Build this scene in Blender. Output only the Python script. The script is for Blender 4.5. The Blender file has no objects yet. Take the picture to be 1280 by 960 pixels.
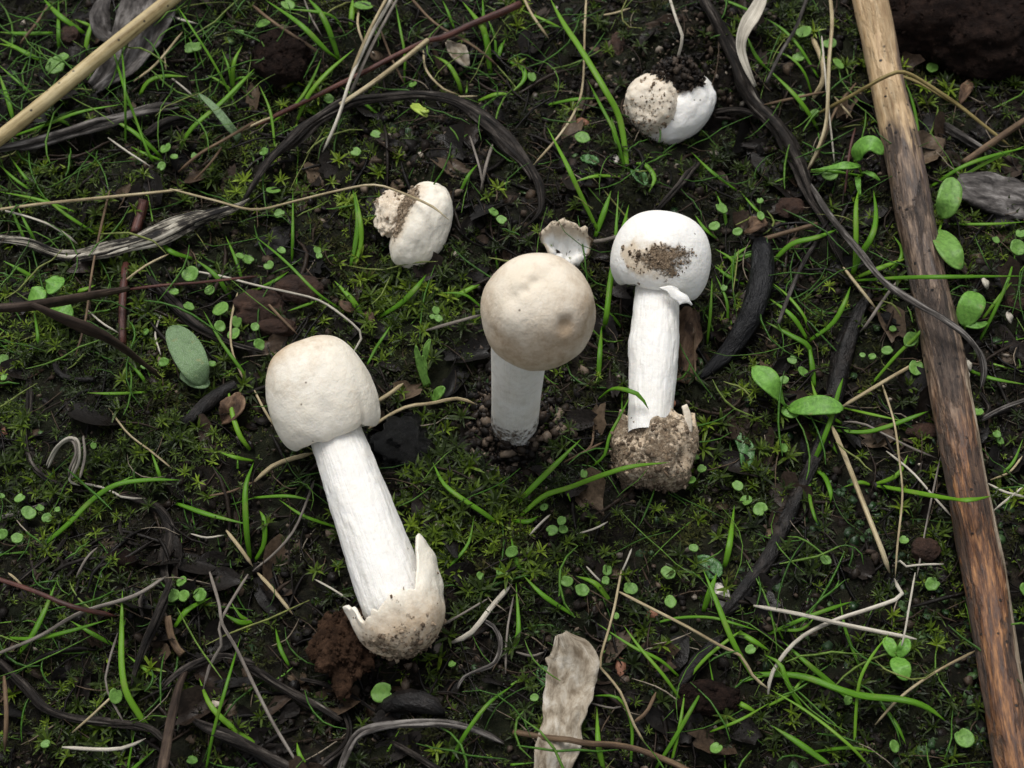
import bpy, math, random
import numpy as np
from mathutils import Vector
R = math.radians
U = 0.01                                   # everything below is laid out in centimetres; U turns it into metres
sc = bpy.context.scene
COL = sc.collection

# ------------------------------------------------------------------ camera
PITCH, DIST, HFOV = R(60), 42.8, R(36)
CAM = np.array([0.0, -DIST*math.cos(PITCH), DIST*math.sin(PITCH)])
cd = bpy.data.cameras.new('camera'); cam = bpy.data.objects.new('camera', cd); COL.objects.link(cam)
cam.location = CAM*U; cam.rotation_euler = (R(90)-PITCH, 0, 0)
cd.sensor_width = 36; cd.lens = 18/math.tan(HFOV/2); cd.clip_start = .01; cd.clip_end = 200
cd.dof.use_dof = True; cd.dof.focus_distance = .405; cd.dof.aperture_fstop = 30
sc.camera = cam

# ------------------------------------------------------------------ sky, sun, exposure (overcast)
SUN_EL, SUN_ROT = R(62), R(-18)            # from beyond the scene, a little to the left
w = bpy.data.worlds.new('World'); sc.world = w; w.use_nodes = True
nt = w.node_tree; bg = nt.nodes['Background']
sky = nt.nodes.new('ShaderNodeTexSky'); sky.sky_type = 'NISHITA'; sky.sun_disc = False
sky.sun_elevation = SUN_EL; sky.sun_rotation = SUN_ROT; sky.dust_density = 3; sky.air_density = 1.2
hs = nt.nodes.new('ShaderNodeHueSaturation'); hs.inputs['Saturation'].default_value = .22   # cloud cover greys the sky
nt.links.new(sky.outputs[0], hs.inputs['Color']); nt.links.new(hs.outputs[0], bg.inputs['Color'])
bg.inputs['Strength'].default_value = .088
sd = bpy.data.lights.new('sun', 'SUN'); sun = bpy.data.objects.new('sun', sd); COL.objects.link(sun)
sd.energy = 1.5; sd.angle = R(28); sd.color = (1, .975, .94)
sun.rotation_euler = (R(90)-SUN_EL, 0, math.pi - SUN_ROT); sun.location = (0, 1, 3)
sc.view_settings.view_transform = 'Standard'; sc.view_settings.look = 'None'
sc.view_settings.gamma = 1; sc.view_settings.use_curve_mapping = False; sc.view_settings.exposure = 0.62
sc.render.engine = 'CYCLES'; sc.cycles.use_denoising = True; sc.cycles.max_bounces = 6
sc.cycles.diffuse_bounces = 3; sc.cycles.glossy_bounces = 2; sc.cycles.transmission_bounces = 3

# ------------------------------------------------------------------ noise
def _h(ix, iy, iz, seed):
    h = (ix.astype(np.int64)*374761393 + iy.astype(np.int64)*668265263 + iz.astype(np.int64)*2147483647 + seed*974711) & 0xffffffff
    h = ((h ^ (h >> 13))*1274126177) & 0xffffffff
    h = ((h ^ (h >> 16))*2246822519) & 0xffffffff
    return ((h ^ (h >> 15)) & 0xffff)/32767.5 - 1
def noise(x, y, z=0.0, seed=0):
    x, y, z = np.broadcast_arrays(np.asarray(x, float), np.asarray(y, float), np.asarray(z, float))
    ix, iy, iz = np.floor(x), np.floor(y), np.floor(z)
    f = [x-ix, y-iy, z-iz]; f = [t*t*t*(t*(t*6-15)+10) for t in f]
    r = 0
    for a in (0, 1):
        for b in (0, 1):
            for c in (0, 1):
                r = r + _h(ix+a, iy+b, iz+c, seed)*(f[0] if a else 1-f[0])*(f[1] if b else 1-f[1])*(f[2] if c else 1-f[2])
    return r
def fbm(x, y, z=0.0, seed=0, o=4):
    s, a, r = 1.0, 1.0, 0
    for i in range(o):
        r = r + a*noise(np.asarray(x)*s, np.asarray(y)*s, np.asarray(z)*s, seed+i*17); s *= 2.03; a *= .5
    return r

# ------------------------------------------------------------------ photograph pixel -> place on the ground
FPX = 640/math.tan(HFOV/2)
FWD = np.array([0, math.cos(PITCH), -math.sin(PITCH)]); UPV = np.array([0, math.sin(PITCH), math.cos(PITCH)])
def ray(px, py):
    return FWD + np.array([1., 0, 0])*((px-640)/FPX) + UPV*((480-py)/FPX)
def flat(px, py, z=0.0):
    d = ray(px, py); return CAM + d*((z-CAM[2])/d[2])
def to_px(x, y, z=0.0):
    dx, dy, dz = x-CAM[0], y-CAM[1], z-CAM[2]
    dep = dy*FWD[1]+dz*FWD[2]
    return 640+FPX*dx/dep, 480-FPX*(dy*UPV[1]+dz*UPV[2])/dep

# ------------------------------------------------------------------ ground relief
FEAT = [(645,560,40,-.7),(500,560,34,-.6),(520,200,60,.55),(850,50,80,.8),(838,140,45,-.7),(520,290,38,-.4),(1210,60,80,-.9),
        (300,740,60,-.35),(440,880,60,-.5),(160,590,90,.35),(330,200,50,.4),(720,680,90,.3),(100,870,70,.3),(815,600,40,-.3),
        (920,440,50,-.5),(1080,660,90,.2),(640,200,60,-.4),(90,330,60,-.25),(260,130,40,-.4),(1000,90,60,.3),(850,900,90,-.35),(560,620,60,.25)]
def relief(x, y):
    z = .55*fbm(x/6.5, y/6.5, 0, 3, 3) + .17*fbm(x/1.3, y/1.3, 0, 9, 3)
    for px, py, r, a in FEAT:
        c = flat(px, py); rr = r/44.
        z = z + a*np.exp(-((x-c[0])**2+(y-c[1])**2)/(2*rr*rr*.6))
    return z
STEP = .10
xin = np.arange(-22.5, 22.5+1e-6, STEP); yin = np.arange(-18, 27+1e-6, STEP)
g = []; s, d = 0, STEP
while s < 4000: d *= 1.28; s += d; g.append(s)
g = np.array(g)
xs = np.concatenate([xin[0]-g[::-1], xin, xin[-1]+g]); ys = np.concatenate([yin[0]-g[::-1], yin, yin[-1]+g])
GX, GY = np.meshgrid(xs, ys)
GZ = relief(GX, GY); GZB = GZ + .09*fbm(GX/.36, GY/.36, 0, 31, 3)
i0 = len(g); ZI = GZ[i0:i0+len(yin), i0:i0+len(xin)]
def T(x, y):
    x = np.asarray(x, float); y = np.asarray(y, float)
    fx = np.clip((x-xin[0])/STEP, 0, len(xin)-1.001); fy = np.clip((y-yin[0])/STEP, 0, len(yin)-1.001)
    ix = fx.astype(int); iy = fy.astype(int); fx = fx-ix; fy = fy-iy
    return (ZI[iy, ix]*(1-fx)+ZI[iy, ix+1]*fx)*(1-fy)+(ZI[iy+1, ix]*(1-fx)+ZI[iy+1, ix+1]*fx)*fy
def P(px, py, h=0.0):
    """the point h cm above the ground that the photograph shows at (px, py)"""
    z = h
    for k in range(14):
        p = flat(px, py, z); z = .5*z + .5*(float(T(p[0], p[1])) + h)
    return flat(px, py, z)
def cm(p, wpx):
    return wpx*float(np.dot(p-CAM, FWD))/FPX

# ------------------------------------------------------------------ materials
MAT = {}
class N:
    def __init__(s, name):
        s.m = bpy.data.materials.new(name); s.m.use_nodes = True; s.t = s.m.node_tree
        s.b = s.t.nodes['Principled BSDF']; s.out = s.t.nodes['Material Output']; MAT[name] = s.m
    def n(s, kind, **kw):
        x = s.t.nodes.new('ShaderNode'+kind)
        for k, v in kw.items(): setattr(x, k, v)
        return x
    def put(s, sock, v):
        if hasattr(v, 'is_linked') or isinstance(v, bpy.types.NodeSocket): s.t.links.new(v, sock)
        else: sock.default_value = v
    def coord(s, kind, scale=(1,1,1)):
        c = s.n('TexCoord'); m = s.n('Mapping'); s.t.links.new(c.outputs[kind], m.inputs[0]); m.inputs['Scale'].default_value = scale
        return m.outputs[0]
    def noise(s, vec, scale, detail=5, rough=.6, dist=0, out=0):
        x = s.n('TexNoise'); s.t.links.new(vec, x.inputs['Vector']); x.inputs['Scale'].default_value = scale
        x.inputs['Detail'].default_value = detail; x.inputs['Roughness'].default_value = rough; x.inputs['Distortion'].default_value = dist
        return x.outputs[out]
    def ramp(s, fac, stops, interp='LINEAR'):
        x = s.n('ValToRGB'); x.color_ramp.interpolation = interp
        e = x.color_ramp.elements
        while len(e) < len(stops): e.new(.5)
        for q, (p, c) in zip(e, stops):
            q.position = p; q.color = (*c, 1) if len(c) == 3 else c
        s.put(x.inputs[0], fac); return x.outputs[0]
    def g(s, lo, hi, fac):                          # grey ramp lo..hi -> 0..1
        return s.ramp(fac, [(lo, (0,0,0)), (hi, (1,1,1))])
    def mix(s, fac, a, b, mode='MIX'):
        x = s.n('Mix', data_type='RGBA', blend_type=mode)
        s.put(x.inputs[0], fac); s.put(x.inputs[6], a if not isinstance(a, tuple) else (*a, 1)); s.put(x.inputs[7], b if not isinstance(b, tuple) else (*b, 1))
        return x.outputs[2]
    def math(s, op, a, b=0.0):
        x = s.n('Math', operation=op); s.put(x.inputs[0], a); s.put(x.inputs[1], b); return x.outputs[0]
    def attr(s, name):
        x = s.n('Attribute'); x.attribute_name = name; return x.outputs['Fac']
    def rnd(s):
        return s.n('ObjectInfo').outputs['Random']
    def bump(s, h, dist, strength=1.0, prev=None):
        x = s.n('Bump'); s.put(x.inputs['Height'], h); x.inputs['Distance'].default_value = dist*U; x.inputs['Strength'].default_value = strength
        if prev is not None: s.put(x.inputs['Normal'], prev)
        return x.outputs[0]
    def set(s, col=None, rough=None, normal=None, spec=None, **kw):
        if col is not None: s.put(s.b.inputs['Base Color'], col if not isinstance(col, tuple) else (*col, 1))
        if rough is not None: s.put(s.b.inputs['Roughness'], rough)
        if normal is not None: s.put(s.b.inputs['Normal'], normal)
        if spec is not None: s.put(s.b.inputs['Specular IOR Level'], spec)
        for k, v in kw.items(): s.put(s.b.inputs[k.replace('_', ' ')], v)
        return s.m
    def translucent(s, col, fac):
        tr = s.n('BsdfTranslucent'); s.put(tr.inputs[0], col if not isinstance(col, tuple) else (*col, 1))
        mx = s.n('MixShader'); s.put(mx.inputs[0], fac)
        s.t.links.new(s.b.outputs[0], mx.inputs[1]); s.t.links.new(tr.outputs[0], mx.inputs[2]); s.t.links.new(mx.outputs[0], s.out.inputs[0])

def mk_soil():
    m = N('soil'); v = m.coord('Object', (100,)*3)
    a = m.noise(v, .35, 4); b = m.noise(v, 3.2, 8, .7)
    c = m.ramp(b, [(.34, (.0035,.0027,.0022)), (.5, (.010,.0075,.0056)), (.64, (.026,.019,.014)), (.78, (.062,.047,.034))])
    c = m.mix(m.g(.38, .56, a), c, m.mix(.6, c, (.011,.016,.005)))
    n = m.bump(m.noise(v, 6, 8, .75), .12, .9); n = m.bump(m.noise(v, 26, 3, .7), .03, .8, n)
    m.set(c, m.ramp(b, [(.3, (.4,)*3), (.6, (.85,)*3)]), n, .12)
def mk_speck(name, stops, rough=.7, spec=.3, transl=None):
    """loose material of many pieces: each piece's own tone comes from its 'rnd' attribute"""
    m = N(name); c = m.ramp(m.attr('rnd'), stops); v = m.coord('Object', (100,)*3)
    k = m.ramp(m.noise(v, 9, 4), [(.3, (.55,)*3), (.7, (1.25,)*3)])
    c = m.mix(1.0, c, k, 'MULTIPLY')
    m.set(c, m.ramp(m.noise(v, 1.7, 3), [(.38, (rough*.45,)*3), (.55, (rough*1.15,)*3)]), m.bump(m.noise(v, 14, 4), .03, .7), spec)
    if transl: m.translucent(c, transl)
def mk_green(name, c0, c1, c2, rough=.45, spec=.3, tr=.28, uv=True):
    m = N(name); v = m.coord('UV'); st = m.coord('UV', (1.2, 22, 1))
    c = m.ramp(m.rnd(), [(0, c0), (.5, c1), (1, c2)])
    c = m.mix(m.g(.35, .7, m.noise(st, 1, 4)), c, m.mix(.5, c, tuple(min(1, x*1.7) for x in c1)))
    c = m.mix(m.math('MULTIPLY', m.g(.54, .70, m.noise(v, 1.1, 4)), .8), c, (.21,.23,.05))
    c = m.mix(m.g(.60, .72, m.noise(v, .8, 2)), c, m.mix(.55, c, (.02,.06,.006)))
    m.set(c, rough, m.bump(m.noise(st, 1.3, 3), .02, .7), spec)
    m.translucent(m.mix(.5, c, (.12,.26,.02)), tr)
def mk_leaf(name, c0, c1, vein=.4, rough=.45, tr=.2, hair=0.0):
    m = N(name); v = m.coord('UV')
    c = m.ramp(m.rnd(), [(0, c0), (1, c1)])
    k = m.noise(v, 9, 6, .7, .5); c = m.mix(m.g(.35, .7, k), m.mix(.25, c, (.03,.06,.01)), tuple(x*1.35 for x in c1)); c = m.mix(m.math('MULTIPLY', m.g(.58, .68, m.noise(v, 3.1, 3)), .6), c, (.20,.19,.05))
    if hair: c = m.mix(m.math('MULTIPLY', m.g(.45, .75, m.noise(v, 40, 4)), hair), c, (.42,.5,.40))
    n = m.bump(m.noise(v, 7, 5), .05, vein); n = m.bump(m.noise(v, 34, 3), .012, .6, n)
    m.set(c, rough, n, .4); m.translucent(m.mix(.5, c, (.14,.3,.03)), tr)
def mk_wood(name, stops, us=.5, vs=7, rough=.7, spec=.3, pits=0.0, bump=.06, gloss=None):
    """fibrous plant stems: streaks along the length (UV in centimetres)"""
    m = N(name); v = m.coord('UV', (us, vs, 1)); w_ = m.coord('UV')
    a = m.noise(v, 1, 7, .65, .4); b = m.noise(w_, 1.3, 5, .6)
    f = m.math('ADD', m.math('MULTIPLY', a, .65), m.math('MULTIPLY', b, .35))
    f = m.math('ADD', m.math('MULTIPLY', m.math('SUBTRACT', f, .5), 2.0), .5)
    c = m.ramp(f, stops)
    if pits:
        vo = m.n('TexVoronoi'); m.t.links.new(w_, vo.inputs['Vector']); vo.inputs['Scale'].default_value = 3.4
        c = m.mix(m.math('MULTIPLY', m.ramp(vo.outputs[0], [(.10, (1,)*3), (.17, (0,)*3)]), pits), c, (.012,.01,.008))
    n = m.bump(a, bump, .9); n = m.bump(m.noise(w_, 9, 5), .02, .7, n)
    m.set(c, gloss if gloss is not None else rough, n, spec)
def mk_mushroom(name, base, tan, fibre=0.0):
    m = N(name); v = m.coord('Object', (100,)*3); uv = m.coord('UV', (.5, 9, 1))
    k = m.noise(v, 1.1, 5, .6); k2 = m.noise(v, 5, 6, .7)
    c = m.mix(m.math('MULTIPLY', m.g(.35, .65, k), .45), base, tuple(x*y for x, y in zip(base, (.90,.86,.78))))
    t = m.math('ADD', m.attr('tan'), m.math('MULTIPLY', m.math('SUBTRACT', k2, .5), .8))
    c = m.mix(m.g(.25, .85, t), c, m.mix(m.g(.3, .7, k2), tan, tuple(x*.8 for x in tan)))
    k3 = m.noise(v, 7, 8, .75)
    d = m.math('ADD', m.attr('dirt'), m.math('MULTIPLY', m.math('SUBTRACT', k3, .5), 2.2))
    dm = m.g(.42, .72, d)
    dc = m.ramp(m.noise(v, 13, 6, .7), [(.3, (.07,.046,.028)), (.5, (.21,.15,.095)), (.68, (.40,.30,.20))])
    c = m.mix(dm, c, dc)
    sp = m.n('TexVoronoi'); m.t.links.new(v, sp.inputs['Vector']); sp.inputs['Scale'].default_value = 2.0      # stray specks of soil
    sr = m.math('MULTIPLY', m.ramp(sp.outputs[0], [(.04, (1,)*3), (.075, (0,)*3)]), m.g(.43, .47, m.noise(v, .8, 2)))
    c = m.mix(m.math('MULTIPLY', sr, .85), c, (.10,.07,.05))
    bl = m.math('MULTIPLY', m.g(.60, .72, m.noise(v, 2.6, 4, .7)), .35); c = m.mix(bl, c, m.mix(.6, c, tan))      # faint bruises
    n = m.bump(m.noise(v, 2.2, 4), .14, .4); n = m.bump(m.noise(v, 14, 4, .6), .014, .7, n)
    if fibre: n = m.bump(m.noise(uv, 1, 6, .65), .05, fibre, n)
    n = m.bump(m.math('MULTIPLY', dm, k3), .10, .9, n)
    m.set(c, m.ramp(dm, [(0, (.55,)*3), (1, (.85,)*3)]), n, .3)
    m.b.inputs['Subsurface Weight'].default_value = .12; m.b.inputs['Subsurface Radius'].default_value = (1, .75, .5); m.b.inputs['Subsurface Scale'].default_value = .0025
def mk_clod(name, stops, rough=.85, spec=.2, bump=.2, sc_=3.0):
    m = N(name); v = m.coord('Object', (100,)*3)
    a = m.noise(v, sc_, 9, .75); c = m.ramp(a, stops)
    n = m.bump(m.noise(v, sc_*1.5, 9, .8), bump, 1.0)
    m.set(c, rough, n, spec)
def mk_stick():
    m = N('speckled_stick'); uv = m.coord('UV'); st = m.coord('UV', (.35, 5, 1)); fine = m.coord('UV', (1.1, 8, 1))
    sep = m.n('SeparateXYZ'); m.t.links.new(m.n('TexCoord').outputs['UV'], sep.inputs[0])
    u, v = sep.outputs[0], sep.outputs[1]
    a = m.noise(st, 1, 6, .6, .5); b = m.math('ADD', m.math('MULTIPLY', m.math('SUBTRACT', m.noise(fine, 1, 6, .7), .5), 1.7), .5); big = m.noise(uv, .55, 4, .6)
    tan = m.ramp(b, [(.2, (.27,.165,.08)), (.5, (.47,.325,.175)), (.8, (.60,.46,.29))])
    grey = m.ramp(b, [(.2, (.012,.007,.005)), (.48, (.075,.047,.031)), (.80, (.30,.215,.15))])
    red = m.ramp(b, [(.22, (.018,.008,.005)), (.48, (.10,.041,.017)), (.78, (.36,.175,.07))])
    uu = m.math('ADD', u, m.math('MULTIPLY', m.math('SUBTRACT', big, .5), 4.0))
    uu = m.math('ADD', uu, m.math('MULTIPLY', m.math('SUBTRACT', a, .5), 5.0))
    c = m.mix(m.g(0, 1, m.math('SUBTRACT', m.math('DIVIDE', uu, .9), 7.2/.9)), tan, grey)
    c = m.mix(m.g(0, 1, m.math('DIVIDE', m.math('SUBTRACT', uu, 16.0), 2.5)), c, red)
    bark = m.g(.50, .56, m.noise(m.coord('UV', (.35, 1.3, 1)), 1.3, 6, .65, .6))       # old bark still clinging in dark patches
    c = m.mix(m.math('MULTIPLY', bark, m.math('MULTIPLY', .72, m.g(0, 1, m.math('DIVIDE', m.math('SUBTRACT', u, 6.5), 2.0)))), c, m.ramp(b, [(.25, (.010,.007,.006)), (.75, (.085,.062,.05))]))
    # a strip of bark worn pale along one flank in the lower third; a weathered purple-grey flank higher up
    fl = m.math('SUBTRACT', 1.0, m.math('MULTIPLY', m.math('ABSOLUTE', m.math('SUBTRACT', v, m.math('ADD', 2.42, m.math('MULTIPLY', m.math('SUBTRACT', a, .5), 1.4)))), 2.4))
    strip = m.math('MULTIPLY', m.g(0, .35, fl), m.g(0, 1, m.math('DIVIDE', m.math('SUBTRACT', u, 14.5), 2.0)))
    c = m.mix(strip, c, m.ramp(b, [(.3, (.22,.16,.10)), (.7, (.52,.43,.32))]))
    fl2 = m.math('MULTIPLY', m.g(0, .4, fl), m.math('SUBTRACT', m.g(0, 1, m.math('DIVIDE', m.math('SUBTRACT', u, 3.0), 1.5)), m.g(0, 1, m.math('DIVIDE', m.math('SUBTRACT', u, 9.0), 2.0))))
    c = m.mix(m.math('MULTIPLY', fl2, .75), c, (.10,.075,.075))
    vo = m.n('TexVoronoi'); m.t.links.new(uv, vo.inputs['Vector']); vo.inputs['Scale'].default_value = 3.3; vo.inputs['Randomness'].default_value = 1
    dots = m.math('MULTIPLY', m.ramp(vo.outputs[0], [(.13, (1,)*3), (.18, (0,)*3)]), m.g(.48, .53, m.noise(uv, .55, 3)))
    c = m.mix(dots, c, (.010,.007,.006))
    n = m.bump(a, .08, .7); n = m.bump(b, .03, .8, n); n = m.bump(m.math('SUBTRACT', 1.0, dots), .03, .8, n)
    n = m.bump(m.math('MULTIPLY', bark, b), .07, .8, n)
    m.set(c, m.ramp(b, [(.3, (.34,)*3), (.7, (.6,)*3)]), n, .35)

mk_soil()
mk_speck('soil_crumb', [(0, (.004,.003,.0025)), (.5, (.012,.009,.007)), (.78, (.028,.020,.014)), (.93, (.07,.05,.036)), (1, (.17,.13,.095))], .55, .18)
mk_speck('grit', [(0, (.10,.085,.07)), (.5, (.22,.18,.14)), (1, (.45,.39,.31))], .5, .4)
mk_speck('volva_soil', [(0, (.075,.052,.034)), (.5, (.20,.145,.097)), (1, (.42,.33,.235))], .8, .2)
mk_speck('debris', [(0, (.004,.0035,.003)), (.55, (.014,.011,.009)), (.8, (.040,.026,.017)), (.93, (.12,.085,.055)), (1, (.34,.29,.22))], .5, .16)
mk_speck('moss', [(0, (.010,.017,.003)), (.4, (.035,.060,.007)), (.7, (.10,.165,.010)), (1, (.23,.33,.025))], .5, .3, .35)
mk_speck('old_moss', [(0, (.005,.005,.0018)), (.4, (.014,.015,.004)), (.75, (.032,.038,.008)), (1, (.07,.07,.018))], .6, .12, .25)
mk_speck('dug_soil', [(0, (.010,.0065,.0045)), (.5, (.035,.024,.016)), (.85, (.085,.062,.043)), (1, (.22,.17,.125))], .75, .15)
mk_speck('fine_grass', [(0, (.035,.10,.010)), (.5, (.065,.18,.018)), (.85, (.12,.25,.03)), (1, (.26,.27,.08))], .45, .3, .25)
mk_speck('liverwort', [(0, (.012,.034,.010)), (.5, (.028,.070,.020)), (1, (.08,.15,.045))], .4, .45, .15)
mk_green('grass', (.060,.165,.006), (.088,.23,.009), (.16,.31,.022))
mk_green('grass_pale', (.16,.22,.07), (.20,.27,.10), (.26,.32,.14))
mk_leaf('seedling_leaf', (.065,.17,.018), (.15,.30,.055))
mk_leaf('plant_leaf', (.09,.24,.025), (.14,.32,.045))
mk_leaf('hairy_leaf', (.085,.15,.05), (.10,.175,.065), .8, .65, .1, .55)
mk_leaf('thallus', (.035,.10,.025), (.07,.17,.05), .8, .25, .15)
mk_leaf('yellow_leaf', (.28,.38,.05), (.36,.46,.08))
W_ = mk_wood
W_('reed', [(.25, (.20,.14,.055)), (.5, (.40,.31,.15)), (.75, (.52,.43,.24))], .3, 6, .5, .4, .9, .03)
W_('grey_wood', [(.3, (.012,.010,.009)), (.5, (.06,.053,.047)), (.72, (.24,.22,.20))], .5, 7, .7, .15)
W_('dark_wood', [(.3, (.004,.0035,.003)), (.5, (.014,.011,.009)), (.66, (.060,.050,.042)), (.82, (.22,.20,.17))], .6, 8, .6, .15, 0, .12)
W_('black_wood', [(.3, (.002,.002,.0025)), (.55, (.004,.004,.005)), (.8, (.014,.014,.016))], 1.6, 5, .36, .25, 0, .16)
W_('wet_root', [(.3, (.003,.0027,.0025)), (.55, (.010,.008,.007)), (.8, (.045,.036,.03))], 1.6, 3, .42, .3, 0, .22)
W_('bleached_wood', [(.40, (.006,.005,.005)), (.48, (.045,.038,.03)), (.56, (.33,.30,.24)), (.72, (.60,.57,.48))], .35, 9, .75, .25, 0, .12)
W_('red_stem', [(.3, (.022,.008,.006)), (.55, (.085,.026,.018)), (.8, (.20,.085,.05))], .4, 7, .5, .4)
W_('dusky_stem', [(.3, (.012,.008,.006)), (.55, (.045,.030,.022)), (.8, (.12,.085,.06))], .4, 8, .65, .2)
W_('brown_stem', [(.3, (.05,.03,.018)), (.55, (.14,.09,.05)), (.8, (.26,.19,.11))], .4, 8, .65)
W_('straw', [(.3, (.20,.15,.08)), (.5, (.38,.31,.18)), (.75, (.58,.51,.35))], .4, 12, .6)
W_('pale_straw', [(.3, (.28,.25,.20)), (.5, (.48,.44,.36)), (.75, (.66,.62,.53))], .4, 12, .6)
W_('grey_straw', [(.3, (.07,.06,.05)), (.5, (.18,.155,.13)), (.75, (.34,.31,.27))], .4, 12, .65)
W_('olive_straw', [(.3, (.10,.07,.02)), (.5, (.22,.17,.06)), (.75, (.36,.29,.12))], .4, 12, .55)
W_('dead_leaf', [(.3, (.16,.125,.085)), (.5, (.34,.29,.22)), (.72, (.52,.475,.40))], 2.0, 4, .75, .2, 0, .09)
W_('grey_leaf', [(.3, (.018,.015,.014)), (.5, (.085,.076,.07)), (.74, (.27,.25,.235))], 1.2, 4, .75, .25, 0, .1)
W_('brown_leaf', [(.3, (.03,.016,.009)), (.5, (.11,.065,.038)), (.72, (.24,.16,.10))], 1.5, 4, .7, .25, 0, .1)
mk_mushroom('white_flesh', (.86,.845,.81), (.68,.57,.43))
mk_mushroom('cream_flesh', (.80,.75,.65), (.57,.44,.30))
mk_mushroom('tan_flesh', (.73,.655,.54), (.50,.375,.25))
mk_mushroom('stem_flesh', (.85,.835,.80), (.62,.56,.47), .7)
mk_clod('red_clod', [(.3, (.014,.007,.004)), (.5, (.065,.034,.019)), (.7, (.18,.10,.06))], .9, .12, .4, 3.0)
mk_clod('brown_clod', [(.3, (.014,.007,.005)), (.5, (.05,.024,.014)), (.72, (.12,.062,.038))], .6, .35, .2, 2.0)
mk_clod('dark_clod', [(.3, (.006,.0035,.003)), (.5, (.020,.011,.008)), (.72, (.06,.034,.024))], .85, .12, .35, 3.0)
mk_clod('black_clod', [(.3, (.003,.003,.003)), (.6, (.008,.008,.007)), (.8, (.02,.019,.015))], .16, .6, .3, 1.6)
mk_clod('pebble_cream', [(.3, (.30,.25,.18)), (.6, (.52,.46,.37))], .6, .3, .05, 2)
mk_clod('pebble_red', [(.3, (.16,.06,.03)), (.6, (.32,.15,.09))], .5, .4, .04, 2)
mk_clod('shell_white', [(.3, (.50,.44,.38)), (.6, (.72,.67,.60))], .4, .4, .03, 2)
mk_stick()

# ------------------------------------------------------------------ builders
rng = np.random.default_rng(11); random.seed(5)
def mk(name, V, F, mat, parent=None, origin=None, uv=None, attrs=None, smooth=True):
    V = np.asarray(V, float).reshape(-1, 3)
    if parent is not None: origin = parent['_o']
    if origin is None: origin = np.array([V[:,0].mean(), V[:,1].mean(), V[:,2].min()])
    origin = np.array(origin, float)
    me = bpy.data.meshes.new(name)
    Vl = (V-origin)*U
    if isinstance(F, np.ndarray):
        k = F.shape[1]; nf = len(F)
        me.vertices.add(len(Vl)); me.vertices.foreach_set('co', Vl.ravel())
        me.loops.add(nf*k); me.loops.foreach_set('vertex_index', F.ravel().astype(np.int32))
        me.polygons.add(nf); me.polygons.foreach_set('loop_start', np.arange(0, nf*k, k, dtype=np.int32))
        me.update(calc_edges=True)
    else:
        me.from_pydata(Vl.tolist(), [], F)
    if smooth: me.polygons.foreach_set('use_smooth', [True]*len(me.polygons))
    if uv is not None:
        l = me.uv_layers.new(name='uv'); idx = np.empty(len(me.loops), np.int32); me.loops.foreach_get('vertex_index', idx)
        l.data.foreach_set('uv', np.asarray(uv, float)[idx].ravel())
    for k, a in (attrs or {}).items():
        me.attributes.new(k, 'FLOAT', 'POINT').data.foreach_set('value', np.asarray(a, float).ravel())
    me.materials.append(MAT[mat]); me.update()
    o = bpy.data.objects.new(name, me); COL.objects.link(o)
    if parent is not None: o.parent = parent
    else: o.location = origin*U
    o['_o'] = [float(x) for x in origin]
    return o
def thing(name, label, cat, origin, group=None):
    o = bpy.data.objects.new(name, None); COL.objects.link(o); o.location = np.array(origin)*U; o.empty_display_size = .005
    o['_o'] = [float(x) for x in origin]; return tag(o, label, cat, group)
def tag(o, label, cat, group=None):
    o['label'] = label; o['category'] = cat
    if group: o['group'] = group
    return o
def stuff(o, label, cat):
    o['kind'] = 'stuff'
    if o.parent is None: o['label'] = label; o['category'] = cat
    return o
def unit(v): v = np.asarray(v, float); return v/(np.linalg.norm(v)+1e-12)
def spline(pts, n):
    """Catmull-Rom through rows of any width, n samples evenly by length"""
    p = np.asarray(pts, float)
    if len(p) == 2: return p[0]+(p[1]-p[0])*np.linspace(0, 1, n)[:,None]
    q = np.vstack([2*p[0]-p[1], p, 2*p[-1]-p[-2]]); out = []
    for i in range(1, len(q)-2):
        t = np.linspace(0, 1, 12, endpoint=False)[:,None]; a, b, c, d = q[i-1], q[i], q[i+1], q[i+2]
        out.append(.5*(2*b+(c-a)*t+(2*a-5*b+4*c-d)*t*t+(3*b-a-3*c+d)*t**3))
    out = np.vstack(out+[p[-1:]])
    s = np.r_[0, np.cumsum(np.linalg.norm(np.diff(out[:,:3], axis=0), axis=1))]; e = np.linspace(0, s[-1], n)
    return np.stack([np.interp(e, s, out[:,k]) for k in range(out.shape[1])], 1)
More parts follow.
